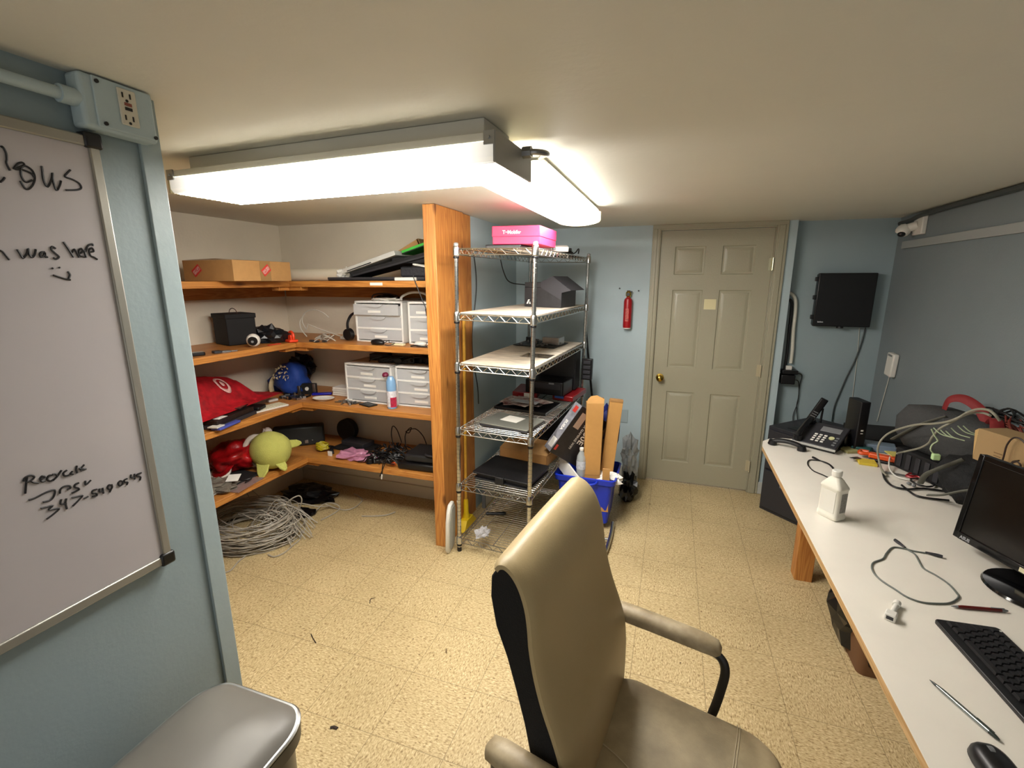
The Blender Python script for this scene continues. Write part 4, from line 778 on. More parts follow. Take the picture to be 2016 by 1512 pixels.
def pen(name, p0, p1, m, label, r=.005, mt=M_gr):
    L_ = (Vector(p1)-Vector(p0)).length; t = thing('pen', label, 'pen', M=frame(p0, Vector(p1)-Vector(p0), (-(p1[1]-p0[1]), p1[0]-p0[0], 0)))
    X = Matrix.Translation((0, 0, r)) @ Matrix.Rotation(R(90), 4, 'Y')
    mk('barrel', MB().lathe([(r*.75, L_*.12), (r, L_*.2), (r*1.05, L_*.5), (r, L_*.88)], 14, X), m, t)
    mk('tip', MB().lathe([(.0006, 0), (r*.45, L_*.05), (r*.75, L_*.12)], 14, X), mt, t)
    mk('clip', MB().lathe([(r*.9, L_*.88), (r*.8, L_*.95), (r*.4, L_)], 14, X).box(L_*.70, L_*.93, -.0012, .0012, r*2, r*2.4), mt, t)
pen('pen', (.823, 1.527, .75), (.966, 1.554, .75), mat('dark_red_barrel', '5f1610', .3), 'dark red ballpoint pen between the cable loop and the keyboard')
pen('pen', (.636, 1.194, .75), (.697, 1.058, .75), mat('silver_barrel', '8d9493', .18, metal=.9), 'slim silver pen lying on the desk left of the keyboard', mt=mat('dark_green_tip', '25302c', .3))
t = thing('power_jack', 'small white plastic plug piece lying on the desk', 'plug', M=frame((.636, 1.412, .75), (.5, .87, 0), (-.87, .5, 0)))
mk('head', MB().box(-.012, .016, -.013, .013, 0, .022), M_white, t, bevel=.003); mk('stem', MB().cyl((.016, 0, .011), (.075, 0, .009), .0065, n=12).cyl((.070, 0, .009), (.088, 0, .009), .0095, n=12), M_white, t); mk('contact', MB().box(-.0125, -.0115, -.008, .008, .006, .016), M_dk, t)
t = thing('usb_cable', 'grey data cable lying in a wide loop on the desk', 'cable', (.80, 1.7, .75), 0)
mk('cord', MB().tube(spl([(0.833, 1.861, 0.753), (0.842, 1.837, 0.753), (0.850, 1.813, 0.753), (0.841, 1.754, 0.753), (0.840, 1.724, 0.753), (0.860, 1.691, 0.753), (0.873, 1.652, 0.753), (0.873, 1.611, 0.753), (0.867, 1.585, 0.753), (0.829, 1.546, 0.753), (0.786, 1.529, 0.753), (0.750, 1.524, 0.753), (0.722, 1.538, 0.753), (0.704, 1.569, 0.753), (0.682, 1.606, 0.753), (0.675, 1.640, 0.753), (0.680, 1.679, 0.753), (0.697, 1.714, 0.753), (0.735, 1.749, 0.753), (0.760, 1.792, 0.753), (0.795, 1.841, 0.753), (0.824, 1.847, 0.753), (0.857, 1.838, 0.753), (0.893, 1.837, 0.753)], 5), .0026, 7), mat('grey_green_cable', '5f6560', .5), t, world=True)
def plug(t, a, b, r=.006, m=M_dk): mk('plug', MB().tube([a, Vector(a).lerp(Vector(b), .7), b], [r*.5, r, r*.9], 8), m, t, world=True)
plug(t, *[(0.835, 1.849, 0.756), (0.822, 1.897, 0.756)]); plug(t, *[(0.888, 1.837, 0.756), (0.930, 1.823, 0.756)])
# isopropyl bottle
t = thing('alcohol_bottle', 'square white plastic bottle with a white cap standing near the desk edge', 'bottle', M=frame((.657, 2.035, .75), (.60, -.80, 0), (.8, .6, 0)))
M_hdpe = mat('milky_plastic', 'dbd8cc', .35, spec=.4)
mk('bottle_body', MB().loft([[(x, y, z) for x, y in rrect(-hx, hx, -hy, hy, r_, 5)] for hx, hy, z, r_ in ((.038, .026, 0, .01), (.043, .031, .006, .013), (.043, .031, .020, .013), (.041, .029, .024, .013), (.041, .029, .125, .013), (.043, .031, .130, .013), (.042, .030, .137, .014), (.024, .020, .162, .012), (.0155, .0155, .172, .0154), (.0155, .0155, .180, .0154))]), M_hdpe, t, sharp=40)
mk('cap', MB().lathe([(.0175, .176), (.0182, .180), (.0182, .196), (.016, .199)], 24), M_white, t)
mk('label', MB().box(.0412, .0418, -.012, .018, .035, .115), mat('grey_print_label', '8d8b85', .6, var=.3, vscale=120), t)
mk('label', MB().box(-.030, .030, -.0300, -.0293, .030, .118), mat('milky_label', 'd6d4cb', .5), t)
# phone
t = thing('desk_phone', 'black office desk phone with white keypad at the far end of the desk', 'telephone', M=frame((.845, 2.965, .75), (.83, -.555, 0), (.555, .83, 0)))
TP = Matrix.Rotation(R(22), 4, 'X')
mk('base', MB().prism([(-.105, 0), (.105, 0), (.105, .015), (-.105, .015)], -.085, .1, Matrix(((1, 0, 0, 0), (0, 0, 1, 0), (0, 1, 0, 0), (0, 0, 0, 1)))).prism([(-.08, 0), (.115, 0), (.115, .075), (.085, .082)], -.09, .09, Matrix(((0, 0, 1, 0), (1, 0, 0, 0), (0, 1, 0, 0), (0, 0, 0, 1)))), M_bk, t, bevel=.004)
TPf = Matrix.Translation((0, -.095, .016)) @ TP
mk('face', MB().box(-.105, .115, 0, .21, 0, .018, TPf), M_dk, t, bevel=.004)
mk('front_trim', MB().box(-.105, .115, -.006, .002, .002, .014, TPf), mat('silver_trim', 'b9b9b4', .3), t, bevel=.001)
kp = MB()
for i in range(3):
    for j in range(4): kp.box(-.022+.024*i, -.006+.024*i, .030+.020*j, .042+.020*j, .018, .022, TPf)
mk('keypad', kp, M_white, t, bevel=.002)
kd = MB()
for j in range(4): kd.box(.085, .10, .025+.022*j, .034+.022*j, .018, .021, TPf)
mk('feature_keys', kd, M_gr, t)
mk('dial_pad', MB().cyl(TPf @ Vector((.066, .085, .018)), TPf @ Vector((.066, .085, .022)), .014, n=20), mat('pale_yellow_button', 'c9cb9a', .4), t)
mk('display', MB().box(-.01, .09, .135, .180, .018, .021, TPf), M_gr, t, bevel=.002)
hs = MB().tube([TPf @ Vector(p) for p in spl([(-.078, .015, .030), (-.078, .03, .046), (-.078, .09, .050), (-.078, .15, .050), (-.078, .19, .040)], 5)], .019, 12, flat=.75)
hs.tube([TPf @ Vector((-.078, .012, .022)), TPf @ Vector((-.078, .018, .045))], [.024, .022], 14).tube([TPf @ Vector((-.078, .195, .022)), TPf @ Vector((-.078, .188, .045))], [.024, .022], 14)
mk('handset', hs, M_bk, t)
t = thing('telephone_handset', 'black curved telephone handset lying at the rounded desk corner', 'handset', M=frame((.665, 2.87, .75), (.75, -.35, 0), (.35, .75, 0)))
mk('grip', MB().tube(spl([(-.075, 0, .018), (-.05, .0, .030), (0, 0, .036), (.05, 0, .030), (.075, 0, .018)]), .013, 10), M_bk, t)
mk('earpiece', MB().cyl((-.075, 0, .003), (-.072, 0, .028), .024, .020, 16), M_bk, t); mk('earpiece', MB().cyl((.075, 0, .003), (.072, 0, .028), .024, .020, 16), M_bk, t)
t = thing('cordless_phone', 'black cordless handset standing upright in its cradle on the dark cabinet', 'telephone', M=Matrix.Translation((1.0, 3.70, .652)) @ Matrix.Rotation(R(-10), 4, 'Z'))
mk('cradle', MB().loft([[(x, y, 0) for x, y in rrect(-.05, .06, -.05, .05, .02)], [(x, y, .025) for x, y in rrect(-.045, .05, -.045, .045, .02)], [(x, y, .045) for x, y in rrect(-.03, .03, -.02, .035, .012)]]), M_bk, t)
T3 = Matrix.Translation((-.03, 0, .03)) @ Matrix.Rotation(R(24), 4, 'Y')
mk('handset', MB().prism(rrect(-.024, .024, -.012, .014, .009), 0, .20, T3), M_bk, t, bevel=.005)
kk = MB()
for i in range(5): kk.box(-.016, .016, -.0145, -.012, .022+.017*i, .028+.017*i, T3)
mk('keys', kk, M_gr, t); mk('antenna', MB().cyl((.045, .02, .03), (.05, .02, .14), .008, .006, 10), M_bk, t)
t = thing('router', 'tall slim black upright router with two small lights behind the desk phone', 'router', (1.015, 3.00, .75), R(12))
mk('case', MB().prism(rrect(-.026, .026, -.07, .05, .008), 0, .280), M_bk, t, bevel=.004)
mk('foot', MB().box(-.045, .045, -.05, .04, 0, .012), M_bk, t, bevel=.003)
mk('status_lights', MB().box(-.006, .006, -.0715, -.070, .115, .123).box(-.006, .006, -.0715, -.070, .100, .104), M_white, t)
solo('black_box', MB().box(1.10, 1.40, 3.10, 3.44, .0, .775), M_bkm, 'dark cabinet-like box against the right wall behind the desk end', 'box', bevel=.004)
t = thing('charging_cable', 'thin black charging cable curled on the desk behind the white bottle', 'cable', (.77, 2.6, .75), 0)
mk('cord', MB().tube(spl([(0.771, 2.718, 0.754), (0.798, 2.675, 0.754), (0.815, 2.638, 0.754), (0.809, 2.540, 0.754), (0.769, 2.463, 0.754), (0.742, 2.492, 0.754), (0.714, 2.535, 0.754), (0.711, 2.617, 0.754), (0.733, 2.683, 0.754), (0.765, 2.694, 0.754), (0.800, 2.683, 0.754), (0.820, 2.639, 0.754), (0.817, 2.557, 0.754)], 5), .0028, 7), M_bcable, t, world=True)
plug(t, *[(0.781, 2.694, 0.756), (0.760, 2.732, 0.756)], m=M_bk); plug(t, *[(0.820, 2.561, 0.758), (0.781, 2.433, 0.758)], r=.009)
for i, (px, lab, c, rz) in enumerate((([(0.981, 2.916, 0.751)][0], 'olive sticky note pad beside the desk phone, nearest the phone', 'a39d6a', 20), ([(1.005, 2.738, 0.751)][0], 'bright yellow sticky notes pad in front of the orange strap, nearest the camera', 'd3b93c', -8), ([(1.154, 2.811, 0.790)][0], 'pale yellow sticky note pad on top of the cable clutter', 'cfc26a', 5))):
    solo('sticky_notes', MB().box(-.038, .038, -.038, .038, 0, .012-.008*(i == 2), Matrix.Translation(px) @ Matrix.Rotation(R(rz), 4, 'Z')), mat('sticky_%s' % c, c, .8), lab, 'sticky notes', group='sticky note pads')
solo('silver_key', MB().box(-.025, .025, -.012, .012, 0, .006, Matrix.Translation([(0.960, 2.758, 0.763)][0]) @ Matrix.Rotation(R(30), 4, 'Z')), M_steel, 'small dark silver gadget on the yellow sticky notes', 'gadget', bevel=.002)
solo('plastic_case', MB().box(-.07, .07, -.045, .045, 0, .04, Matrix.Translation((1.14, 2.98, .751)) @ Matrix.Rotation(R(-15), 4, 'Z')), mat('blue_grey_clear', '6f7f90', .25), 'blue-grey translucent plastic case on the desk behind the orange strap', 'case', bevel=.006)
solo('teal_pouch', MB().box(-.05, .04, -.03, .03, 0, .025, Matrix.Translation((1.05, 2.94, .751)) @ Matrix.Rotation(R(-30), 4, 'Z')), mat('teal_fabric', '1d4a48', .7), 'dark teal pouch between the phone and the orange strap', 'pouch', bevel=.006)
t = thing('tape_measure', 'orange and black level tool lying at the front of the cable clutter', 'tool', M=frame((1.11, 2.77, .751), (.83, -.40, 0), (.4, .83, 0)))
mk('body', MB().box(-.085, .13, -.02, .02, .014, .040), mat('orange_plastic', 'd2501c', .4), t, bevel=.006); mk('tip_loop', MB().tube(spl([(-.085, .0, .03), (-.12, -.01, .028), (-.125, .03, .028), (-.09, .03, .03)], 5), .010, 8), MATS['orange_plastic'], t); mk('black_base', MB().box(-.08, .14, -.024, .024, 0, .014), M_bk, t, bevel=.003)
t = thing('scissors', 'red-handled tool with metal tips under the looping cables on the desk', 'tool', M=frame((1.10, 2.60, .751), (1, -.3, 0), (.3, 1, 0)))
mk('blades', MB().box(-.06, .02, -.006, .001, 0, .004).box(-.06, .02, .002, .008, .004, .008), M_steel, t); mk('handles', MB().tube(spl([(.02, .0, .006), (.06, .02, .006), (.08, .0, .006), (.06, -.015, .006)], 4, True), .004, 6, True).tube(spl([(.02, .0, .006), (.04, .05, .006), (.07, .05, .006), (.06, .025, .006)], 4, True), .004, 6, True), M_red, t)
t = thing('earphones', 'dark coiled earphone cord in front of the cable pile', 'earphones', (1.15, 2.52, .753), 0)
mk('cord', MB().tube([(.04*math.cos(a*.9)*(1+.12*math.sin(a)), .045*math.sin(a*.9), .003+.002*(a % 3)) for a in [i*.35 for i in range(70)]], .0022, 5), M_bcable, t)
mk('buds', MB().blob((-.06, -.03, .006), (.01, .008, .007), 0, 1, 1, n=2).blob((-.05, -.05, .006), (.01, .008, .007), 0, 1, 1, n=2), M_gr, t)
# big pile by the right wall
t = thing('storage_crate', 'black slatted crate under the dark grey tool bag at the back of the desk', 'crate', M=frame((1.29, 2.62, .752), (.35, -.93, 0), (.93, .35, 0)))
mk('crate_body', MB().box(-.17, .17, -.12, .10, 0, .105), M_bkm, t, bevel=.006)
cr = MB()
for i in range(6): cr.box(-.15+.05*i, -.125+.05*i, -.126, -.12, .015, .09)
mk('slats', cr, M_dk, t, bevel=.002)
t = thing('tool_bag', 'dark grey zipped tool bag heaped against the right wall on the black crate', 'bag', M=frame((1.30, 2.64, .860), (.35, -.93, 0), (.93, .35, 0)))
M_bag = mat('dark_grey_canvas', '3a3b3b', .8, bump=.4, bscale=120)
mk('bag_body', MB().loft([[(x+ox+.010*noise.noise(Vector((x*9, y*9, z*9))), y, z+.015*noise.noise(Vector((x*5, y*7, z*4)))*(z > .02)) for x, y in rrect(-hx, hx, -hy, hy, .045, 6)] for hx, hy, z, ox in ((.19, .10, 0.004, 0), (.225, .12, .06, 0), (.235, .12, .13, 0), (.21, .10, .195, .01), (.16, .05, .215, .02))]), M_bag, t, sharp=70)
mk('side_pocket', MB().box(-.262, -.215, -.07, .06, .04, .12), mat('grey_ribbed_pocket', '5c5c5e', .7, bump=.4, bscale=60), t, bevel=.015)
mk('strap', MB().tube(spl([(-.20, -.125, .02), (-.13, -.130, .08), (-.05, -.128, .15), (.02, -.09, .205)]), .012, 8, flat=.4), mat('grey_webbing', '66665c', .8), t)
mk('zip_tab', MB().box(-.242, -.232, -.03, .03, .14, .155), M_gr, t)
t = thing('tool_bag', 'black bag with pale grey webbing straps in front of the dark grey tool bag', 'bag', M=frame((1.235, 2.36, .752), (.45, -.9, 0), (.9, .45, 0)))
mk('bag_body', MB().blob((.0, .02, .09), (.13, .085, .105), .2, 2.2, 21, flatz=.0), mat('black_canvas', '0f1012', .8, bump=.4, bscale=100), t, sharp=70)
mk('strap', MB().tube(spl([(-.15, -.05, .02), (-.11, -.08, .08), (-.06, -.085, .13), (.0, -.05, .195)]), .012, 8, flat=.35), MATS['grey_webbing'], t)
mk('strap', MB().tube(spl([(-.05, -.12, .015), (.0, -.115, .04), (.06, -.10, .085), (.12, -.07, .12)]), .014, 8, flat=.35), MATS['grey_webbing'], t)
t = thing('strap_roll', 'dark red webbing strap standing up from the pile by the right wall', 'strap', (1.30, 2.60, 1.02), 0)
mk('webbing', MB().tube(spl([(-.045, .09, .04), (-.040, .075, .105), (-.01, .03, .125), (.02, -.03, .10), (.03, -.08, .06), (.03, -.13, .04)]), .020, 8, flat=.25), mat('dark_red_webbing', '7c1a1c', .7), t)
mk('webbing', MB().tube(spl([(.02, -.14, .06), (.0, -.20, .09), (-.02, -.26, .05), (-.03, -.30, -.02)]), .022, 8, flat=.3), MATS['dark_red_webbing'], t)
wr = MB(); rr = random.Random(5)
for i in range(16):
    y0 = 2.42+rr.uniform(-.05, .05); pts = [(1.35+rr.uniform(-.04, .03), y0-.07*k, 1.10-.028*k+rr.uniform(-.03, .035)) for k in range(7)]
    wr.tube(spl(pts, 4), .0035, 5)
solo('wire_bundle', wr, mat('red_brown_wire', '6e2b20', .5), 'bundle of thin dark red wires trailing along the right wall above the cardboard box', 'wires')
wr = MB()
for i in range(10):
    pts = [(1.38+rr.uniform(-.04, .02), 2.62-.08*k, 1.085+.04*math.sin(k*.7)+rr.uniform(-.03, .03)) for k in range(5)]
    wr.tube(spl(pts, 4), .004, 5)
solo('wire_bundle', wr, M_bcable, 'bundle of black wires against the right wall behind the red strap', 'wires')
solo('black_cable', MB().tube(spl([(1.360, 2.893, 1.092), (1.360, 2.845, 1.114), (1.360, 2.779, 1.117), (1.360, 2.715, 1.113), (1.360, 2.679, 1.105)]), .004, 6), M_bcable, 'short black cable arching above the red strap', 'cable')
eq = thing('equipment_case', 'black equipment stack behind the monitor holding the small cardboard box', 'equipment', (1.29, 2.05, .752), R(-6))
mk('case', MB().box(-.12, .13, -.28, .17, 0, .17), M_bkm, eq, bevel=.006); mk('case', MB().box(-.10, .12, -.22, .15, .172, .235), M_dk, eq, bevel=.004)
CB = frame((1.150, 2.22, .99), (.35, -.93, 0), (.93, .35, 0))
t = thing('cardboard_box', 'small open cardboard box on the equipment stack above the monitor', 'box', M=CB)
mk('box_body', MB().prism([(0, 0), (.26, 0), (.225, .085), (.175, .125), (0, .125)], .01, .12, Matrix(((1, 0, 0, 0), (0, 0, 1, 0), (0, 1, 0, 0), (0, 0, 0, 1)))), mat('brown_kraft', '9c8057', .8), t, bevel=.001)
mk('flap', MB().add([(-.002, .012, .0), (-.045, .06, -.01), (-.05, .05, .10), (0, .01, .125)], [(0, 1, 2, 3)]), mat('pale_kraft', 'c9a56b', .8), t)
mk('printed_text', MB().box(.07, .10, .0088, .0095, .052, .055).box(.07, .095, .0088, .0095, .040, .043), mat('brown_print', '6f5433', .8), t)
t = thing('coiled_wire', 'dark brown wire curling in front of the small cardboard box', 'cable', M=CB)
mk('wire', MB().tube(spl([(.08, -.01, .0), (.12, -.012, .03), (.125, -.012, .10), (.14, -.01, .135), (.17, -.012, .135), (.20, -.014, .10), (.20, -.014, .05), (.17, -.015, .02), (.12, -.02, .005), (.14, -.015, .03), (.17, -.014, .055), (.185, -.014, .045), (.17, -.013, .035), (.155, -.013, .048), (.175, -.013, .062)], 5), .0028, 6), mat('dark_brown_wire', '2a1810', .5), t)
solo('cloth', MB().blob((1.235, 1.955, 1.005), (.035, .085, .018), .35, 3, 30), mat('off_white_cloth', 'b5ad95', .85), 'off-white crumpled glove-like cloth on the stack behind the monitor', 'cloth')
solo('blue_pouch', MB().box(1.25, 1.33, 1.75, 1.87, .99, 1.015), mat('navy_plastic', '1b1e4a', .4), 'small navy blue object on the stack behind the monitor at the right picture edge', 'pouch', bevel=.006)
solo('silver_tool', MB().box(1.17, 1.20, 1.78, 1.90, .988, .996), M_steel, 'thin silver tool lying on the stack behind the monitor', 'tool', bevel=.002)
# cables looping over the pile
M_gc2 = mat('grey_beige_cable', '8b8878', .5)
solo('grey_cable', MB().tube(spl([(1.028, 2.562, 0.757), (1.023, 2.606, 0.770), (1.032, 2.680, 0.796), (1.020, 2.680, 0.849), (1.026, 2.680, 0.895), (1.054, 2.680, 0.938), (1.060, 2.580, 0.995), (1.081, 2.500, 1.039), (1.098, 2.400, 1.075), (1.113, 2.340, 1.103), (1.127, 2.300, 1.134), (1.151, 2.300, 1.157), (1.155, 2.250, 1.184), (1.160, 2.200, 1.195), (1.156, 2.150, 1.191), (1.174, 2.150, 1.169)], 5), .0048, 8), M_gc2, 'grey cable arching from the pile top down to the desk in a wide loop', 'cable')
solo('grey_cable', MB().tube(spl([(1.067, 2.600, 0.862), (1.105, 2.600, 0.879), (1.107, 2.500, 0.930), (1.100, 2.420, 0.979), (1.091, 2.380, 1.021), (1.101, 2.360, 1.065), (1.124, 2.340, 1.100), (1.148, 2.320, 1.136), (1.168, 2.300, 1.157), (1.173, 2.250, 1.171), (1.171, 2.200, 1.174)], 5), .0045, 8), M_gc2, 'second grey cable curving over the black bag toward the cardboard box', 'cable')
solo('grey_cable', MB().tube(spl([(1.107, 2.758, 0.790), (1.077, 2.679, 0.775), (1.069, 2.627, 0.760), (1.072, 2.571, 0.757), (1.093, 2.547, 0.757), (1.119, 2.538, 0.757)], 5), .0035, 7), M_white, 'short white cable curling down onto the desk in front of the orange tool', 'cable')
solo('black_cable', MB().tube(spl([(1.040, 2.644, 0.757), (1.007, 2.518, 0.757), (1.009, 2.436, 0.757), (1.054, 2.418, 0.757), (1.132, 2.450, 0.757), (1.220, 2.446, 0.757)], 5), .0045, 8), M_bcable, 'black cable looping on the desk toward the monitor, upper of the two', 'cable', group='black monitor cables')
solo('black_cable', MB().tube(spl([(1.052, 2.462, 0.757), (1.055, 2.396, 0.757), (1.066, 2.352, 0.757), (1.106, 2.340, 0.757), (1.175, 2.343, 0.757)], 5), .0045, 8), M_bcable, 'black cable looping on the desk toward the monitor, lower of the two', 'cable', group='black monitor cables')
wm = MB(); 
for i in range(6):
    q = [(1.079, 2.360, 1.067), (1.101, 2.360, 1.063), (1.122, 2.360, 1.058), (1.137, 2.360, 1.073), (1.158, 2.360, 1.084), (1.176, 2.360, 1.086)][i]; wm.tube(spl([q, (q[0]+.02, q[1]-.02, q[2]-.02), (q[0]+.05, q[1]-.04, q[2]-.025)], 4), .0022, 5)
wm.tube(spl([(1.064, 2.340, 1.065), (1.079, 2.340, 1.038), (1.093, 2.340, 1.017), (1.078, 2.340, 0.999), (1.075, 2.340, 0.976), (1.088, 2.340, 0.959), (1.099, 2.340, 0.945)], 4), .0028, 6)
solo('cable_ties', wm, mat('pale_green_plastic', 'a9b895', .5), 'pale green thin cords hanging over the black bag', 'cords')
solo('green_clip', MB().box(-.014, .014, -.01, .01, -.012, .014, Matrix.Translation([(1.093, 2.330, 0.948)][0])), mat('light_green_plastic', 'b2d19a', .5), 'light green plastic clip hanging in front of the black bag', 'clip', bevel=.004)

# ================================================================ ON THE TOP PINE SHELF
t = thing('cardboard_box', 'shallow brown cardboard box with red stickers overhanging the top left pine shelf', 'box', (-2.32, 2.21, 1.6755), R(2))
mk('box_body', MB().box(-.34, .02, -.215, .215, 0, .115), M_card, t, bevel=.002)
mk('lid_flap', MB().add([(-.34, -.215, .116), (.02, -.215, .116), (.02, .215, .116), (-.34, .215, .132), (-.34, .0, .135)], [(0, 1, 2, 3, 4)]), M_cardD, t)
mk('tape', MB().box(.0202, .0208, -.03, .05, 0, .115).box(-.34, .02, -.03, .05, .1155, .1162), mat('brown_tape', '9c7a4e', .3), t)
for n_, lab, Mx in (('sticker', 'red and white sticker on the front face', frame((.0212, .015, .062), (0, .75, .55), (0, -.55, .75))), ('sticker', 'red and white sticker on the near end', frame((-.24, -.2158, .058), (.75, 0, .55), (-.55, 0, .75)))):
    o = mk('sticker', MB().box(-.032, .032, -.022, .022, 0, .0006, Mx), mat('red_sticker', 'd23a33', .5), t, label=lab)
    mk('sticker_text', MB().box(-.027, .027, -.012, .012, .0006, .001, Mx), mat('red_white_print', 'e0c9c3', .5, col2='c8302c', vscale=160), o)
t = thing('paper_tube', 'long off-white paper roll lying along the top pine shelf with a torn end', 'paper roll', (-2.4, 2.72, 1.675), 0)
mk('roll', MB().cyl((-.36, 0, .041), (.265, .0, .041), .041, n=22), mat('off_white_paper', 'e8dfca', .7), t)
mk('torn_end', MB().blob((.295, -.025, .040), (.045, .042, .040), .5, 4, 7), M_paper, t, flat=True)
t = thing('paper_tube', 'short pale grey tube end beyond the torn paper roll on the top pine shelf', 'paper roll', (-2.05, 2.76, 1.675), 0)
mk('roll', MB().cyl((-.08, 0, .042), (.09, 0, .042), .030, n=20), mat('pale_grey_paper', 'b6b4ae', .6), t); mk('end_ring', MB().cyl((.09, 0, .042), (.094, 0, .042), .031, n=20), M_gr, t)
def slab(name, x0, z0, ln, ang, y0, y1, th_, m, label, cat, detail=None):
    Mx = frame((x0, y0, z0), (math.cos(R(ang)), 0, math.sin(R(ang))), (0, 1, 0))
    t = thing(name, label, cat, M=Mx); mk('panel', MB().box(0, ln, 0, y1-y0, 0, th_), m, t, bevel=.002)
    if detail: mk(detail[0], MB().box(*detail[1]), detail[2], t)
    return t
slab('black_tray', -2.12, 1.676, .74, 0, 2.54, 2.78, .020, M_bk, 'flat black tray at the bottom of the stack on the top pine shelf', 'tray', ('rim', (.0, .70, -.003, 0, .008, .022), M_dk))
slab('keyboard_tray', -1.96, 1.697, .60, 12.0, 2.56, 2.76, .030, M_bkm, 'long black keyboard-like slab propped up in the stack on the top pine shelf', 'tray', ('front_strip', (.02, .58, -.003, 0, .004, .012), M_dk))
slab('plastic_sheet', -2.00, 1.722, .40, 15.5, 2.545, 2.80, .028, mat('grey_white_plastic', 'b9b9b5', .35), 'pale grey plastic panel leaning on the black slab on the top pine shelf', 'panel', ('dark_slot', (.03, .22, -.002, 0, .003, .009), M_bk))
slab('green_box', -1.60, 1.835, .24, 16, 2.60, 2.80, .022, mat('bright_green_card', '3fae3c', .5), 'bright green flat box near the post on the top pine shelf stack', 'box', ('dark_band', (.0, .24, -.002, 0, 0, .006), M_bk))
slab('cardboard_box', -1.84, 1.765, .30, 26, 2.78, 2.96, .05, M_card, 'brown cardboard box leaning at the back of the top pine shelf stack', 'box', ('fold', (.29, .302, 0, .18, .0, .05), M_cardD))
solo('black_box', MB().box(-1.66, -1.375, 2.575, 2.78, 1.78, 1.815), M_bkm, 'black flat box under the green one beside the post on the top pine shelf', 'box', bevel=.003)
solo('black_box', MB().box(-1.62, -1.38, 2.60, 2.80, 1.698, 1.762), mat('dark_grey_ribbed', '26262a', .6, bump=.5, bscale=50), 'dark ribbed device beside the post on the top pine shelf', 'electronic device', bevel=.01)
solo('power_strip', MB().box(-1.62, -1.47, 2.528, 2.555, 1.676, 1.696), M_white, 'small white power strip at the front of the top pine shelf', 'power strip', bevel=.004)
solo('white_pen', MB().cyl((-1.52, 2.59, 1.775), (-1.37, 2.57, 1.75), .007, n=10), M_white, 'white stick poking out beside the post above the ribbed device', 'stick')
t = thing('hanging_cord', 'black cord with a plug hanging from the top pine shelf in front of the drawers', 'cable', (-1.55, 2.51, 1.3), 0)
mk('cord', MB().tube(spl([(-1.478, 2.510, 1.708), (-1.469, 2.510, 1.678), (-1.445, 2.510, 1.619), (-1.421, 2.510, 1.559), (-1.402, 2.510, 1.518), (-1.399, 2.510, 1.500)], 5), .0028, 6), M_bcable, t, world=True); mk('plug', MB().cyl([(-1.399, 2.510, 1.512)][0], [(-1.394, 2.510, 1.469)][0], .007, .006, 10), M_bk, t, world=True)

# ================================================================ SECOND PINE SHELF
M_fro = mat('frosted_plastic', 'dfe1e3', .3, alpha=.5, spec=.6)
M_drw = mat('white_drawer_frame', 'e3e2de', .4)
def drawers(x, y, z, w=.375, h=.275, dp=.27, n=3, label='', open_=None, rz=0, conts=((.5, '9c5a56'),), group='white three-drawer storage units'):
    t = thing('drawer_unit', label, 'drawer unit', (x, y, z), rz, group)
    f = MB(); th_ = .014
    f.box(0, th_, 0, dp, 0, h).box(w-th_, w, 0, dp, 0, h).box(0, w, 0, dp, h-.014, h).box(0, w, 0, dp, 0, .010).box(th_, w-th_, dp-.004, dp, .01, h-.014)
    dh = (h-.024)/n
    for i in range(1, n): f.box(th_, w-th_, 0, dp-.01, .010+dh*i-.007, .010+dh*i+.007)
    mk('cabinet_frame', f, M_drw, t, bevel=.002)
    for i in range(n):
        z0 = .010+dh*i+.007; z1 = z0+dh-.013; oy = -.03 if open_ == i else 0.0
        o = mk('drawer', MB().box(.013, w-.013, .002+oy, .006+oy, z0, z1).box(.013, .016, .006+oy, dp-.02, z0, z1-.01).box(w-.016, w-.013, .006+oy, dp-.02, z0, z1-.01).box(.016, w-.016, .006+oy, dp-.02, z0, z0+.003), M_fro, t)
        pl = [(w/2+.062*math.cos(a), z1+.001-.022*math.sin(a)) for a in [PI*k/12 for k in range(13)]]
        mk('finger_pull', MB().prism(pl, -.012+oy, .002+oy, Matrix(((1, 0, 0, 0), (0, 0, 1, 0), (0, 1, 0, 0), (0, 0, 0, 1)))), M_fro, o)
        if i != 1 or label.startswith('white three-drawer unit on the third'):
            dx = -.04 if i != 2 else -.06
            mk('label', MB().box(w/2+dx, w/2+dx+.10, .0005+oy, .0018+oy, z0+.014, z0+.030), M_paper, o)
        if i < len(conts) and conts[i]:
            c = MB(); rr = random.Random(i*7+int(x*100))
            for k in range(7):
                a = rr.uniform(.03, w-.12); c.box(a, a+rr.uniform(.03, .09), rr.uniform(.012, .08), rr.uniform(.09, .2), z0+.004, z0+.006+rr.uniform(.01, dh*.55))
            mk('contents', c, mat('drawer_stuff_'+conts[i], conts[i], .6, var=.4, vscale=30), o)
    return t
drawers(-2.035, 2.675, 1.2705, label='white three-drawer unit on the second pine shelf, its top drawer slightly out', open_=2, rz=R(-1.5), conts=('6e7278', 'a3524e', '55585e'))
drawers(-1.615, 2.655, 1.2705, w=.24, label='white drawer unit tucked against the post on the second pine shelf', rz=R(1), conts=('c9c7c2', 'c9c7c2', 'b9b9b9'))
drawers(-2.140, 2.655, .8455, w=.385, label='white three-drawer unit on the third pine shelf, left of the spray bottle', rz=R(-2), conts=('4d5058', '55585c', '606368'))
drawers(-1.735, 2.655, .8455, w=.36, label='white three-drawer unit on the third pine shelf, right of the spray bottle', rz=R(1), conts=('3c4050', '4a4d58', 'c9c7c2'))
t = thing('speaker', 'tall black speaker box with a wire handle on the second pine shelf', 'speaker', (-2.725, 2.33, 1.2705), R(-18))
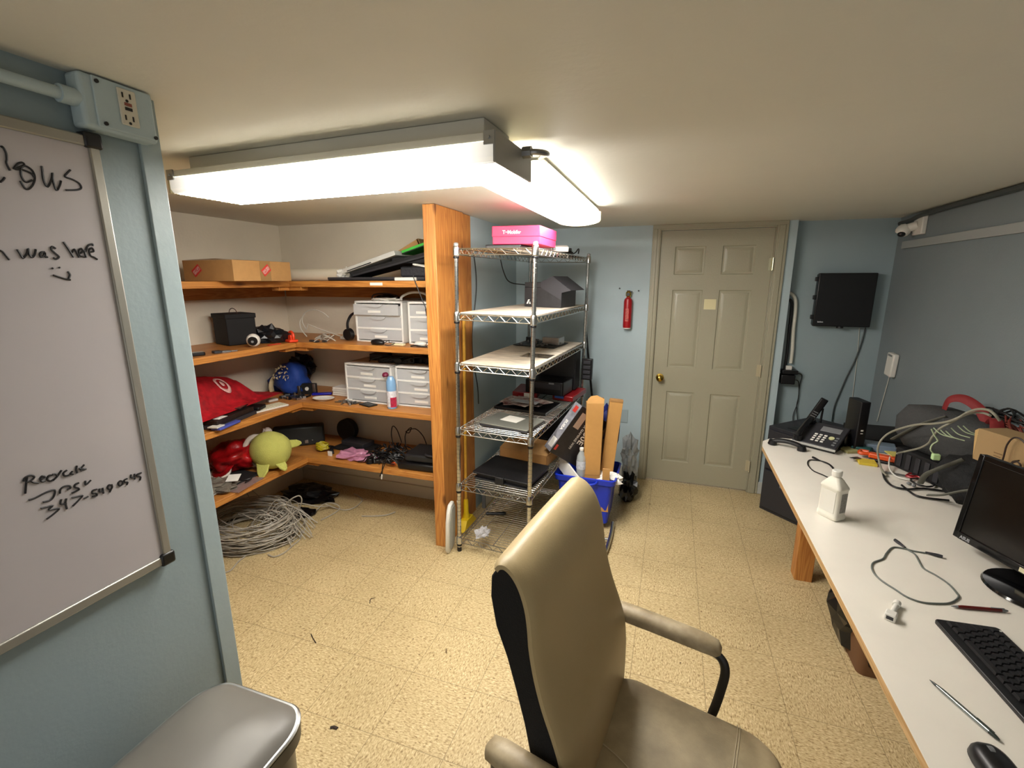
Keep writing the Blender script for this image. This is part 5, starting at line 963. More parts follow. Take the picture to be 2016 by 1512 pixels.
mk('cabinet', MB().box(-.10, .10, -.09, .09, 0, .18), M_bkm, t, bevel=.006)
mk('lid', MB().box(-.105, .105, -.095, .095, .170, .200), M_bkm, t, bevel=.004)
mk('handle', MB().tube(spl([(-.06, 0, .198), (-.04, 0, .222), (0, 0, .231), (.04, 0, .222), (.06, 0, .198)]), .0025, 6), mat('brown_wire_handle', '5a3d33', .5), t)
t = thing('webcam', 'small white round camera with a black face on the second pine shelf', 'camera', (-2.475, 2.235, 1.271), R(40))
mk('shell', MB().blob((0, 0, .042), (.040, .040, .042), 0, 1, 0), M_white, t, sharp=80)
mk('face', MB().cyl((0, -.030, .040), (0, -.0435, .038), .028, .024, 24), M_bk, t); mk('lens', MB().cyl((0, -.0435, .038), (0, -.0445, .038), .008, n=14), M_gr, t)
t = thing('mobile_phone', 'glossy black phone lying at the near end of the second pine shelf', 'phone', (-2.50, 1.86, 1.271), R(60)); mk('case', MB().prism(rrect(-.05, .05, -.03, .03, .012), 0, .018), M_bk, t, bevel=.004); mk('screen', MB().prism(rrect(-.045, .045, -.026, .026, .01), .018, .0188), mat('glossy_screen', '2b333c', .1), t)
t = thing('gadget', 'small metal and black connector pieces beside the black phone on the second pine shelf', 'gadget', (-2.46, 1.99, 1.271), R(70)); mk('block', MB().box(-.04, .0, -.022, .022, 0, .014), M_dk, t, bevel=.002); mk('metal_piece', MB().box(.002, .05, -.016, .018, 0, .010).box(.055, .09, -.004, .004, 0, .006), M_steel, t, bevel=.001)
solo('black_bag', MB().blob((-2.60, 2.47, 1.305), (.14, .10, .075), .35, 3, 41, flatz=1.2715), mat('dark_film', '1e1f22', .25), 'crumpled dark plastic bag on the second pine shelf behind the white camera', 'bag', flat=True)
solo('red_strip', MB().box(-.045, .045, -.010, .010, 0, .004, Matrix.Translation((-2.44, 2.36, 1.271)) @ Matrix.Rotation(R(85), 4, 'Z')), mat('red_orange_plastic', 'cf3d24', .4), 'thin red strip along the front of the second pine shelf behind the white camera', 'strip')
t = thing('tape_dispenser', 'bright orange plastic clamp-shaped gadget in the corner of the second pine shelf', 'tool', (-2.43, 2.50, 1.271), R(-20))
mk('ring', MB().tube([(.032*math.cos(a), 0, .038+.032*math.sin(a)) for a in [2*PI*k/20 for k in range(20)]], .009, 8, True), mat('orange_red_plastic', 'e8431f', .4), t); mk('base', MB().box(-.035, .035, -.03, .03, 0, .018), MATS['orange_red_plastic'], t, bevel=.006); mk('rib', MB().box(-.02, .02, -.015, .015, .01, .05), MATS['orange_red_plastic'], t, bevel=.004)
t = thing('white_cable', 'white cable standing in a large ring on the second pine shelf', 'cable', (-2.40, 2.72, 1.271), 0)
mk('cord', MB().tube(spl([(.22, .02, .01), (.14, .02, .03), (.02, .02, .06), (-.08, 0, .10)], 5)+spl([(-.10, .0, .06), (-.13, 0, .12), (-.10, 0, .18), (-.02, 0, .205), (.06, 0, .185), (.11, 0, .15)], 6), .0035, 7).tube(spl([(-.10, 0, .01), (-.145, 0, .06), (-.15, 0, .12), (-.11, .01, .17)], 6), .0035, 7), M_wcable, t); mk('plug', MB().box(.19, .25, 0, .03, .0, .02), M_white, t, bevel=.004)
t = thing('usb_hub', 'pile of clear and grey cable ends in the middle of the second pine shelf', 'cables', (-2.25, 2.62, 1.271), 0)
c_ = MB(); rr = random.Random(12)
for i in range(12):
    a = rr.uniform(0, 6.3); x = rr.uniform(-.10, .12); y = rr.uniform(-.06, .08); c_.tube(spl([(x, y, .006+rr.random()*.01), (x+.05*math.cos(a), y+.05*math.sin(a), .02+rr.random()*.03), (x+.10*math.cos(a+.7), y+.08*math.sin(a+.7), .008)], 4), .0035, 5)
mk('leads', c_, M_gcable, t); mk('ends', MB().box(-.08, -.05, -.07, -.05, 0, .012).box(.02, .05, -.06, -.045, 0, .012).box(-.02, 0, -.09, -.06, 0, .01), M_dk, t, bevel=.002)
t = thing('headphones', 'black over-ear headphones leaning at the left side of the upper drawer unit', 'headphones', (-2.085, 2.74, 1.271), R(80))
mk('band', MB().tube(spl([(-.07, 0, .05), (-.072, 0, .12), (-.04, 0, .17), (0, 0, .185), (.04, 0, .17), (.072, 0, .12), (.07, 0, .05)]), .009, 8), M_bk, t)
for s in (-1, 1): mk('ear_cup', MB().cyl((s*.055, 0, .045), (s*.085, 0, .045), .042, .038, 20), M_bk, t)
t = thing('headset', 'dark loop-handled bag lying on top of the upper left drawer unit', 'bag', (-1.86, 2.80, 1.5465), 0)
mk('body', MB().blob((0, 0, .018), (.085, .06, .022), .2, 3, 2, flatz=.001), M_bk, t); mk('loop', MB().tube(spl([(-.10, -.03, .01), (-.08, -.035, .035), (0, -.04, .045), (.08, -.035, .035), (.11, -.03, .005)]), .005, 6), mat('brown_black_cord', '2a1c1a', .5), t)
solo('white_cable', MB().tube(spl([(-1.71, 2.74, 1.552), (-1.69, 2.72, 1.575), (-1.62, 2.71, 1.600), (-1.54, 2.71, 1.600), (-1.48, 2.72, 1.575), (-1.45, 2.72, 1.560)], 6), .008, 8), M_white, 'thick white cable arching over the top of the upper drawer units', 'cable')
solo('clear_bag', MB().blob((-1.80, 2.70, 1.555), (.11, .03, .010), .4, 3, 4), M_white, 'flat pile of white leads on top of the upper left drawer unit', 'leads')
t = thing('mouse', 'black computer mouse with its lead in front of the upper drawer unit', 'mouse', (-1.80, 2.575, 1.271), R(-10))
mk('body', MB().blob((0, 0, .014), (.055, .030, .024), 0, 1, 0, flatz=.001), M_bk, t, sharp=80); mk('lead', MB().tube(spl([(.05, 0, .01), (.08, .02, .03), (.10, 0, .02), (.13, .02, .015), (.12, -.02, .006), (.08, -.02, .006)]), .0025, 6), M_bcable, t)
solo('white_adapter', MB().box(-1.69, -1.60, 2.56, 2.59, 1.271, 1.285), M_cream, 'pale greenish adapter lying right of the mouse on the second pine shelf', 'adapter', bevel=.004)
solo('earbud_case', MB().blob((-1.49, 2.58, 1.287), (.045, .025, .018), .1, 2, 3, flatz=1.2712), M_white, 'small white rounded case by the post on the second pine shelf', 'case')
solo('black_cable', MB().tube(spl([(-1.54, 2.55, 1.275), (-1.50, 2.54, 1.282), (-1.46, 2.545, 1.277), (-1.43, 2.56, 1.277)]), .005, 6), M_bcable, 'short black lead by the small white case on the second pine shelf', 'cable')

# ================================================================ THIRD PINE SHELF
t = thing('shopping_bag', 'red shopping bag with a white ring and dot emblem slumped on the third pine shelf', 'bag', M=Matrix.Translation((-2.68, 2.17, .905)) @ Matrix.Rotation(R(10), 4, 'Z'))
M_rbag = mat('red_bag_fabric', 'b0101e', .6, var=.45, vscale=18, bump=.25, bscale=25)
def bagpt(u, v):      # u along the shelf (y), v across towards the front
    x = -.24+.32*v; y = -.40+.60*u
    h = (.17*math.sin(PI*min(1, v*.86+.12))**.7*(1-.30*u**2.5)+.10*(1-u)*(1-v))*min(1, (1-u)*9)**.5
    return (x, y, max(.004, h+.012*noise.noise(Vector((u*5, v*5, 2)))+.006*noise.noise(Vector((u*14, v*12, 4)))))
g = MB(); nu, nv = 26, 20; vs = [bagpt(i/nu, j/nv) for i in range(nu+1) for j in range(nv+1)]
fs = [(i*(nv+1)+j, (i+1)*(nv+1)+j, (i+1)*(nv+1)+j+1, i*(nv+1)+j+1) for i in range(nu) for j in range(nv)]
k = len(vs); vs += [(-.20+.37*(j/nv), -.40+.72*(i/nu), .0) for i in range(nu+1) for j in range(nv+1)]
fs += [(k+a, k+d_, k+c, k+b) for a, b, c, d_ in fs]
bd = [(0, j) for j in range(nv+1)]+[(i, nv) for i in range(1, nu+1)]+[(nu, j) for j in range(nv-1, -1, -1)]+[(i, 0) for i in range(nu-1, 0, -1)]
bi = [i*(nv+1)+j for i, j in bd]; fs += [(bi[q], bi[(q+1) % len(bi)], k+bi[(q+1) % len(bi)], k+bi[q]) for q in range(len(bi))]
mk('bag_body', g.add(vs, fs), M_rbag, t, sharp=60)
def onbag(u, v, r0_, r1_, name, m):
    mb = MB(); n = 28; vs = []
    for r_ in (r0_, r1_):
        for q in range(n):
            a = 2*PI*q/n; p = bagpt(u+r_*math.cos(a)/.72, v+r_*math.sin(a)/.37); vs.append((p[0]+.004, p[1]-.002, p[2]+.005))
    if r0_ < .001: vs = vs[n:]; mb.add(vs, [tuple(range(n))])
    else: mb.add(vs, [(q, (q+1) % n, n+(q+1) % n, n+q) for q in range(n)])
    o = mk(name, mb, m, t); s_ = o.modifiers.new('t', 'SOLIDIFY'); s_.thickness = .002
onbag(.62, .74, .036, .055, 'emblem_ring', mat('pale_pink_print', 'd9a9a4', .6)); onbag(.62, .74, 0, .017, 'emblem_dot', MATS['pale_pink_print'])
t = thing('laptop', 'stripped dark laptop base with small labels under the red bag on the third pine shelf', 'laptop', (-2.565, 2.00, .8465), R(12))
mk('base', MB().box(-.12, .13, -.17, .17, 0, .022), M_dk, t, bevel=.002); mk('board', MB().box(-.11, .12, -.16, .16, .022, .05), mat('brown_black_board', '241613', .5, var=.6, vscale=50), t, bevel=.002)
mk('white_label', MB().box(.02, .11, -.13, -.06, .051, .0525), M_paper, t); mk('blue_edge', MB().box(.10, .16, -.19, -.02, .004, .018), mat('periwinkle_plastic', '4a55a8', .4), t, bevel=.003); mk('grey_lead', MB().box(.09, .15, -.20, -.14, .02, .026), M_white, t)
t = thing('mobile_phone', 'brown-screened black phone on the stripped laptop, third pine shelf', 'phone', (-2.53, 2.12, .900), R(25)); mk('case', MB().prism(rrect(-.035, .035, -.06, .06, .01), 0, .010), M_bk, t, bevel=.002); mk('screen', MB().prism(rrect(-.03, .03, -.05, .02, .006), .010, .0108), mat('brown_reflection', '6b4038', .3), t)
t = thing('keyboard', 'compact white keyboard at the front of the third pine shelf', 'keyboard', M=frame((-2.515, 2.295, .846), (.22, .975, 0), (-.975, .22, 0)))
mk('base', MB().prism(rrect(-.14, .14, -.055, .055, .008), 0, .010), M_white, t, bevel=.002)
kk = MB()
for j in range(5):
    for i in range(14): kk.box(-.134+.0192*i, -.134+.0192*i+.016, -.048+.0195*j, -.048+.0195*j+.016, .010, .0135)
mk('keys', kk, mat('ivory_keys', 'd6cfb4', .5), t, bevel=.001)
solo('mouse_pad', MB().prism(rrect(-.055, .055, -.05, .05, .015), 0, .022, Matrix.Translation((-2.535, 2.235, .861)) @ Matrix.Rotation(R(20), 4, 'Z')), M_bk, 'small black rounded pad lying across the compact white keyboard', 'pad', bevel=.004)
solo('white_box', MB().box(-.035, .035, -.018, .018, 0, .016, Matrix.Translation((-2.63, 2.47, .847)) @ Matrix.Rotation(R(78), 4, 'Z')), M_white, 'tiny white box beside the white keyboard on the third pine shelf', 'box', bevel=.002)
t = thing('patterned_bag', 'blue bag with cream drawstring and leaf pattern in the corner of the third pine shelf', 'bag', (-2.73, 2.76, .846), R(-20))
M_bbag = mat('blue_patterned_fabric', '123a8c', .7, bump=.3, bscale=40)
mk('bag_body', MB().blob((.03, 0, .10), (.15, .11, .13), .2, 2, 51, flatz=.001).blob((-.12, -.03, .06), (.07, .08, .08), .2, 2, 52, flatz=.001), M_bbag, t, sharp=70)
mk('cream_band', MB().tube(spl([(-.065, -.12, .012), (-.058, -.125, .06), (-.06, -.10, .11), (-.055, -.05, .14)]), .018, 8, flat=.4), mat('cream_fabric', 'c9b995', .8), t)
lf = MB(); rr = random.Random(4)
for i in range(34):
    a = rr.uniform(-.5, .8); b_ = rr.uniform(.1, .95); d_ = Vector((math.sin(a)*math.cos(b_), -math.cos(a)*math.cos(b_), math.sin(b_))); p = Vector((.03+d_.x*.152, d_.y*.122, .10+d_.z*.138)); n_ = d_; t_ = Vector((0, 0, 1)).cross(n_).normalized(); u_ = n_.cross(t_); q = rr.uniform(0, 3)
    A = (t_*math.cos(q)+u_*math.sin(q))*.013; B_ = n_.cross(A).normalized()*.004; lf.add([p-A, p+B_, p+A, p-B_, p+n_*.012], [(0, 1, 4), (1, 2, 4), (2, 3, 4), (3, 0, 4)])
mk('leaf_pattern', lf, MATS['cream_fabric'], t, flat=True)
solo('black_bag', MB().blob((-2.74, 2.90, 1.02), (.10, .07, .09), .4, 3, 55), mat('dark_navy_film', '14161f', .4), 'dark crumpled bag on top of the blue patterned bag', 'bag', flat=True)
t = thing('circuit_board', 'upright black circuit module with metal ports on the third pine shelf', 'circuit board', (-2.54, 2.72, .846), R(15))
mk('board', MB().box(-.07, .07, -.008, .008, 0, .085), M_pcb, t); mk('ports', MB().box(-.065, -.045, -.03, -.008, .0, .07).box(.05, .068, -.026, -.008, .02, .085), M_steel, t, bevel=.002); mk('button', MB().cyl((0, -.008, .045), (0, -.016, .045), .014, n=16), M_white, t)
t = thing('screw_pile', 'scatter of small black and metal parts between the blue bag and the white keyboard', 'small parts', (-2.57, 2.60, .8465), 0)
s_ = MB(); rr = random.Random(6)
for i in range(16): s_.box(-.02, .02, -.006, .006, 0, rr.uniform(.006, .02), Matrix.Translation((rr.uniform(-.1, .1), rr.uniform(-.07, .07), 0)) @ Matrix.Rotation(rr.uniform(0, 3), 4, 'Z'))
mk('black_pieces', s_, M_bk, t); s_ = MB()
for i in range(12): s_.box(-.016, .016, -.005, .005, 0, rr.uniform(.008, .022), Matrix.Translation((rr.uniform(-.1, .1), rr.uniform(-.07, .07), 0)) @ Matrix.Rotation(rr.uniform(0, 3), 4, 'Z'))
mk('metal_pieces', s_, M_steel, t)
solo('blue_ruler', MB().box(-.07, .07, -.018, .018, 0, .016, Matrix.Translation((-2.43, 2.74, .8465)) @ Matrix.Rotation(R(30), 4, 'Z')), mat('royal_blue_plastic', '1b1f9c', .3), 'deep blue plastic strip pointing at the stack of white boxes, third pine shelf', 'strip', bevel=.004)
for i in range(4):
    solo('slim_white_box', MB().box(-.070, .070, -.05, .05, .016*i, .016*i+.014, Matrix.Translation((-2.275+.004*(i % 2), 2.80, .8465)) @ Matrix.Rotation(R(-4+2*(i % 2)), 4, 'Z')), M_paper,
         'slim white box in the small stack left of the lower drawers, %s' % ('lowest', 'second from the bottom', 'third from the bottom', 'topmost')[i], 'box', group='slim white boxes', bevel=.002)
t = thing('dish', 'oval white dish on the corner of the third pine shelf', 'dish', (-2.31, 2.615, .846), R(12)); mk('shell', MB().lathe([(.03, 0), (.055, .004), (.075, .016), (.072, .018), (.05, .009), (.001, .006)], 32, Matrix.Diagonal((1.05, .72, 1.1, 1))), M_white, t); mk('foot_ring', MB().lathe([(.035, -.001), (.037, .002)], 24), M_white, t)
t = thing('screw_pile', 'scatter of small silver parts left of the small black card on the third pine shelf', 'small parts', (-2.09, 2.60, .8465), 0); s_ = MB()
for i in range(14): s_.box(-.02, .02, -.006, .006, 0, rr.uniform(.005, .02), Matrix.Translation((rr.uniform(-.08, .08), rr.uniform(-.04, .03), 0)) @ Matrix.Rotation(rr.uniform(0, 3), 4, 'Z'))
mk('metal_pieces', s_, M_steel, t); mk('white_tube', MB().cyl((-.05, .04, .01), (.0, .05, .01), .007, n=8), M_white, t)
t = thing('game_card', 'small flat black card wallet in front of the lower left drawer unit', 'card', (-1.925, 2.60, .846), R(-20)); mk('card', MB().box(-.058, .058, -.035, .035, 0, .008), M_bk, t, bevel=.002); mk('print_strip', MB().box(-.04, .04, .005, .012, .008, .0085), M_gr, t)
t = thing('air_freshener', 'tall aerosol spray can in pale blue, white and pink between the lower drawer units', 'spray can', (-1.728, 2.59, .846), 0)
mk('can', MB().lathe([(.030, 0), (.032, .004), (.032, .10), (.031, .125), (.033, .15), (.030, .185), (.020, .208), (.016, .215)], 26), mat('pale_blue_can', '7fa9d2', .25), t)
mk('label_wrap', MB().lathe([(.0325, .012), (.0327, .014), (.0327, .118), (.0322, .120)], 26, cap=False), mat('white_label_print', 'd8d6dc', .3, var=.25, vscale=60), t)
pk = MB(); vs = [(.0333*math.cos(R(a)), .0333*math.sin(R(a)), z) for z in (.012, .078) for a in range(-75, 15, 10)]; pk.add(vs, [(i, i+1, i+10, i+9) for i in range(8)])
mk('pink_panel', pk, mat('pink_panel', 'b52c4c', .3, var=.4, vscale=60), t); mk('cap', MB().lathe([(.016, .213), (.022, .222), (.020, .235), (.010, .243)], 20, Matrix.Rotation(R(-10), 4, 'Y')), mat('plum_cap', '6c1f3c', .35), t)
t = thing('headset', 'black cables and electronics heaped on top of the lower left drawer unit', 'electronics', (-1.80, 2.80, 1.122), 0)
s_ = MB(); rr = random.Random(10)
for i in range(8): s_.box(-.07, .07, -.04, .04, 0, rr.uniform(.02, .045), Matrix.Translation((rr.uniform(-.18, .22), rr.uniform(-.04, .05), .0)) @ Matrix.Rotation(rr.uniform(-.4, .4), 4, 'Z'))
mk('boxes', s_, M_bk, t, bevel=.004); s_ = MB()
for i in range(7): a = rr.uniform(-.2, .1); s_.tube(spl([(a, -.08, .006), (a+.06, -.10, .035), (a+.14, -.06, .05), (a+.2, -.09, .02)]), .004, 5)
mk('leads', s_, M_bcable, t)

# ================================================================ LOWEST PINE SHELF
t = thing('plush_toy', 'stuffed toy with round yellow-green head and shiny red outfit lying face down', 'soft toy', (-2.56, 2.30, .434), 0)
M_pl = mat('yellow_green_plush', 'bcbd63', .95, bump=.5, bscale=220, var=.1, vscale=12)
M_sat = mat('red_satin', 'a60e16', .3, var=.55, vscale=14, bump=.5, bscale=14)
mk('head', MB().blob((.065, -.015, .132), (.132, .122, .128), .02, 1.5, 3, n=4), M_pl, t, sharp=80)
def ear(p, d_, a, s_=1.):
    return MB().prism([(-.034*s_, -.02), (.034*s_, -.02), (.030*s_, .030*s_), (.014*s_, .062*s_), (-.004*s_, .068*s_), (-.022*s_, .040*s_)], -.008, .008, frame(p, a, d_))
for p, d_, a, s_ in (((.085, -.110, .060), (.20, -.35, -.60), (1, .3, .1), 1.35), ((.165, -.045, .060), (.65, .05, -.45), (.3, 1, .1), 1.0), ((.155, .085, .150), (.7, .5, .2), (-.3, .4, 1), .9)):
    mk('ear', ear(p, d_, a, s_), M_pl, t, bevel=.006)
mk('body', MB().blob((-.15, -.115, .10), (.135, .16, .10), .18, 2.2, 8, flatz=.004, n=4), M_sat, t, sharp=80)
mk('sleeve', MB().loft([[(c[0]+r_*math.cos(a), c[1]+.75*r_*math.sin(a), c[2]+.45*r_*math.sin(a)) for a in [2*PI*k/14 for k in range(14)]] for c, r_ in (((-.10, -.10, .15), .05), ((-.11, -.18, .105), .066), ((-.13, -.225, .060), .070), ((-.135, -.235, .040), .066))]), M_sat, t)
mk('white_cuff', MB().loft([[(-.137+r_*math.cos(a), -.238+.75*r_*math.sin(a), z_+.45*r_*math.sin(a)) for a in [2*PI*k/18 for k in range(18)]] for r_, z_ in ((.066, .042), (.075, .038), (.074, .024), (.062, .020))]), mat('white_fleece', 'd8cfc4', .9), t, sharp=70)
mk('white_collar', MB().tube([(-.035+.03*math.cos(a), -.045+.06*math.cos(a), .125+.100*math.sin(a)) for a in [2*PI*k/20 for k in range(20)]], .017, 8, True), MATS['white_fleece'], t)
mk('pompom', MB().blob((-.045, .07, .225), (.032, .03, .026), .2, 4, 3), MATS['white_fleece'], t)
t = thing('laptop_bag', 'black cloth case with a strap under the stuffed toy', 'bag', (-2.66, 2.10, .434), 0); mk('case', MB().box(-.20, .17, -.20, .08, 0, .012), M_bkm, t, bevel=.005); mk('strap', MB().tube(spl([(.10, -.08, .012), (.17, -.05, .014), (.20, -.02, .018), (.205, -.07, .012)]), .005, 6), M_bk, t)
solo('plastic_bag', MB().blob((-2.58, 1.92, .455), (.13, .10, .028), .4, 3, 60, flatz=.4345), mat('hazy_bag', '8b8478', .2, alpha=.7, bump=.5, bscale=30), 'clear plastic bag of small parts at the near end of the lowest pine shelf', 'plastic bag', flat=True)
solo('paper_slip', MB().box(-.035, .035, -.035, .035, 0, .002, Matrix.Translation((-2.50, 1.99, .487)) @ Matrix.Rotation(R(30), 4, 'Z') @ Matrix.Rotation(R(15), 4, 'X')), M_paper, 'white paper slip on the clear bag at the near end of the lowest pine shelf', 'paper')
solo('plastic_sleeve', MB().box(-.07, .07, -.11, .11, 0, .004, Matrix.Translation((-2.475, 2.02, .4345)) @ Matrix.Rotation(R(8), 4, 'Z')), mat('pinkish_film', 'a38a86', .15, alpha=.6), 'flat pinkish plastic sleeve at the front of the lowest pine shelf', 'sleeve')
t = thing('tool_case', 'dark grey hard case standing behind the stuffed toy on the lowest pine shelf', 'case', M=Matrix.Translation((-2.68, 2.72, .434)) @ Matrix.Rotation(R(38), 4, 'Z')); mk('body', MB().box(-.17, .19, -.05, .05, 0, .15), mat('dark_green_grey_case', '23282a', .5), t, bevel=.012); mk('latch', MB().box(.05, .075, -.054, -.049, .02, .045), M_steel, t, bevel=.002); mk('latch', MB().box(.10, .11, -.054, -.049, .035, .045), M_steel, t, bevel=.002)
t = thing('desk_fan', 'black round fan-like device at the back corner of the lowest pine shelf', 'device', (-2.36, 2.90, .434), 0); mk('ring', MB().cyl((0, -.02, .10), (0, .03, .10), .085, n=28), M_bkm, t, bevel=.004); mk('stand', MB().box(-.04, .04, -.02, .03, 0, .03), M_bk, t, bevel=.004)
t = thing('laptop', 'black laptop lying at the back of the lowest pine shelf behind the pink bag', 'laptop', (-2.20, 2.80, .434), R(-8)); mk('base', MB().box(-.15, .15, -.10, .10, 0, .018), M_bkm, t, bevel=.003); mk('upper_unit', MB().box(-.12, .10, -.04, .08, .018, .055), M_dk, t, bevel=.004)
t = thing('cable_coil', 'yellow and black cable bundle in the corner of the lowest pine shelf', 'cable', (-2.37, 2.66, .434), 0)
s_ = MB(); rr = random.Random(20)
for i in range(6): s_.tube([(.045*math.cos(a)+rr.uniform(-.004, .004)-.03, .035*math.sin(a), .02+.012*i*.6+rr.uniform(-.002, .008)) for a in [2*PI*k/16 for k in range(16)]], .0045, 6, True)
mk('yellow_lead', s_, mat('yellow_cable', 'bdb020', .4), t); s_ = MB()
for i in range(6): s_.tube(spl([(-.02, 0, .03), (.03+rr.uniform(-.02, .02), .02, .04), (.06, -.02+rr.uniform(-.02, .02), .03), (.09, -.03, .008)]), .006, 6)
mk('black_lead', s_, M_bcable, t); mk('tag', MB().box(.07, .105, -.065, -.06, .0, .035), M_paper, t)
solo('antistatic_bag', MB().blob((-2.07, 2.62, .452), (.135, .065, .035), .45, 2.5, 70, flatz=.4345), mat('pink_film', 'c98aa8', .15, alpha=.85, bump=.6, bscale=35, spec=.9), 'crumpled translucent pink bag on the lowest pine shelf', 'plastic bag', flat=True)
t = thing('cable_tangle', 'dense heap of black cables and adapters in the middle of the lowest pine shelf', 'cables', (-1.82, 2.70, .434), 0)
s_ = MB(); rr = random.Random(31)
for i in range(46):
    x, y = rr.gauss(0, .07), rr.gauss(0, .055); pts = []
    a = rr.uniform(0, 6.3)
    for k in range(5): pts.append((max(-.2, min(.14, x)), max(-.15, min(.12, y)), .008+abs(rr.gauss(.035, .03))*(1-abs(x)/.2*.6 if abs(x) < .2 else .3))); a += rr.uniform(-1, 1); x += .06*math.cos(a); y += .05*math.sin(a)
    s_.tube(spl(pts, 4), .0042, 5)
mk('black_leads', s_, M_bcable, t)
s_ = MB()
for i in range(7): s_.box(-.03, .03, -.018, .018, 0, .026, Matrix.Translation((rr.uniform(-.10, .10), rr.uniform(-.12, .04), .002)) @ Matrix.Rotation(rr.uniform(0, 3), 4, 'Z'))
mk('adapters', s_, M_bk, t, bevel=.004)
s_ = MB()
for i in range(9): s_.box(-.012, .012, -.005, .005, 0, .01, Matrix.Translation((rr.uniform(-.12, .12), rr.uniform(-.14, .02), rr.uniform(.01, .07))) @ Matrix.Rotation(rr.uniform(0, 3), 4, 'Z'))
mk('plug_ends', s_, M_gr, t)
s_ = MB().tube(spl([(-.05, .09, .05), (-.07, .10, .14), (-.055, .10, .205), (-.02, .10, .18), (.02, .09, .09)], 6), .0035, 6).tube(spl([(.06, .08, .07), (.05, .09, .14), (.07, .10, .19), (.10, .10, .21), (.08, .10, .17), (.06, .09, .18), (.13, .10, .205), (.19, .10, .16), (.22, .10, .09)], 6), .0035, 6)
mk('standing_loops', s_, mat('dark_brown_cable', '1c1310', .5), t)
s_ = MB().tube(spl([(-1.743, 2.515, 0.523), (-1.769, 2.515, 0.490), (-1.784, 2.515, 0.445), (-1.792, 2.515, 0.388)], 5), .0035, 6).tube(spl([(-1.749, 2.512, 0.516), (-1.764, 2.512, 0.467), (-1.797, 2.512, 0.400), (-1.807, 2.512, 0.376)], 5), .003, 6)
mk('hanging_lead', s_, M_bcable, t, world=True); mk('hanging_plug', MB().cyl([(-1.791, 2.514, 0.393)][0], [(-1.797, 2.514, 0.358)][0], .005, n=8), M_white, t, world=True)
solo('camera_lens', MB().cyl((-1.925, 2.575, .434), (-1.925, 2.575, .47), .028, .024, 18), M_bk, 'small round black knob with a yellow mark in front of the pink bag', 'knob', bevel=.003)
solo('orange_plug', MB().blob((-1.745, 2.585, .448), (.022, .015, .014), .2, 3, 4, n=2, flatz=.4345), mat('orange_rubber', 'c9501e', .5), 'small orange plug at the front of the black cable heap', 'plug')
t = thing('power_tool_case', 'black hard carrying case with a handle at the right end of the lowest pine shelf', 'case', (-1.53, 2.66, .434), R(3)); mk('body', MB().box(-.155, .155, -.11, .14, 0, .05), M_bk, t, bevel=.012); mk('upper_shell', MB().box(-.12, .15, -.09, .14, .051, .105), mat('dark_grey_shell', '1e1f22', .45), t, bevel=.015); mk('handle', MB().tube(spl([(.03, -.06, .108), (.05, -.095, .115), (.12, -.10, .112), (.14, -.07, .106)]), .008, 8), M_dk, t)

# ================================================================ CABLES ON THE CLOSET FLOOR
rr = random.Random(77); s_ = MB()
for i in range(54):
    cx, cy = -2.60+rr.uniform(-.05, .05), 2.14+rr.uniform(-.05, .05); rx = rr.uniform(.23, .33); ry = rr.uniform(.17, .27); h = .006+.15*rr.random()**1.3; tl = rr.uniform(-.12, .12); t2_ = rr.uniform(-.10, .10); ph = rr.uniform(0, 6)
    pts = []
    for k in range(26):
        a = 2*PI*k/26; w_ = 1+.03*math.sin(3*a+ph); pts.append((cx+rx*w_*math.cos(a), cy+ry*w_*math.sin(a), max(.005, h+tl*rx*math.cos(a)+t2_*ry*math.sin(a))))
    s_.tube(pts, .0034, 5, True)
for i in range(26):
    a = rr.uniform(-.8, .9); x, y = -2.42+rr.uniform(-.06, .08), 2.22+rr.uniform(-.1, .12)
    s_.tube(spl([(x-.15*math.cos(a), y-.15*math.sin(a), .05), (x-.05*math.cos(a), y-.05*math.sin(a), rr.uniform(.08, .20)), (x+.08*math.cos(a), y+.08*math.sin(a), rr.uniform(.05, .16)), (x+.18*math.cos(a), y+.14*math.sin(a), .012)], 5), .0034, 5)
t = thing('cable_coil', 'large tangled coil of grey network cable on the floor under the left shelves', 'cable', (-2.6, 2.14, 0), 0)
mk('coil', s_, M_gcable, t, world=True)
s_ = MB()
s_.tube(spl([(-2.858, 2.190, 0.010), (-2.830, 2.193, 0.060), (-2.655, 2.116, 0.160), (-2.507, 2.099, 0.150), (-2.389, 2.164, 0.100), (-2.308, 2.229, 0.050)]+[(-2.287, 2.259, 0.030)], 6), .0042, 7)
s_.tube(spl([(-2.678, 2.133, 0.140), (-2.724, 2.117, 0.080), (-2.664, 2.077, 0.030), (-2.534, 2.025, 0.010), (-2.403, 2.021, 0.006), (-2.299, 2.062, 0.006), (-2.261, 2.150, 0.006), (-2.272, 2.253, 0.006)], 6), .0045, 7)
s_.tube(spl([(-2.495, 2.275, 0.030), (-2.482, 2.292, 0.120), (-2.408, 2.309, 0.200), (-2.368, 2.353, 0.220), (-2.360, 2.368, 0.180), (-2.392, 2.362, 0.100), (-2.406, 2.322, 0.040), (-2.365, 2.284, 0.010)], 6), .0045, 7)
s_.tube(spl([(-2.447, 2.262, 0.030), (-2.440, 2.292, 0.100), (-2.452, 2.336, 0.130), (-2.465, 2.451, 0.100), (-2.368, 2.516, 0.060), (-2.341, 2.615, 0.020)], 6), .0042, 7)
s_.tube(spl([(-2.288, 1.982, 0.006), (-2.234, 1.977, 0.006), (-2.209, 2.032, 0.006), (-2.220, 2.107, 0.006), (-2.231, 2.186, 0.006), (-2.296, 2.279, 0.006)], 6), .0045, 7)
s_.tube(spl([(-2.386, 1.752, 0.006), (-2.369, 1.788, 0.006), (-2.402, 1.869, 0.006), (-2.411, 1.952, 0.006)], 6), .0045, 7)
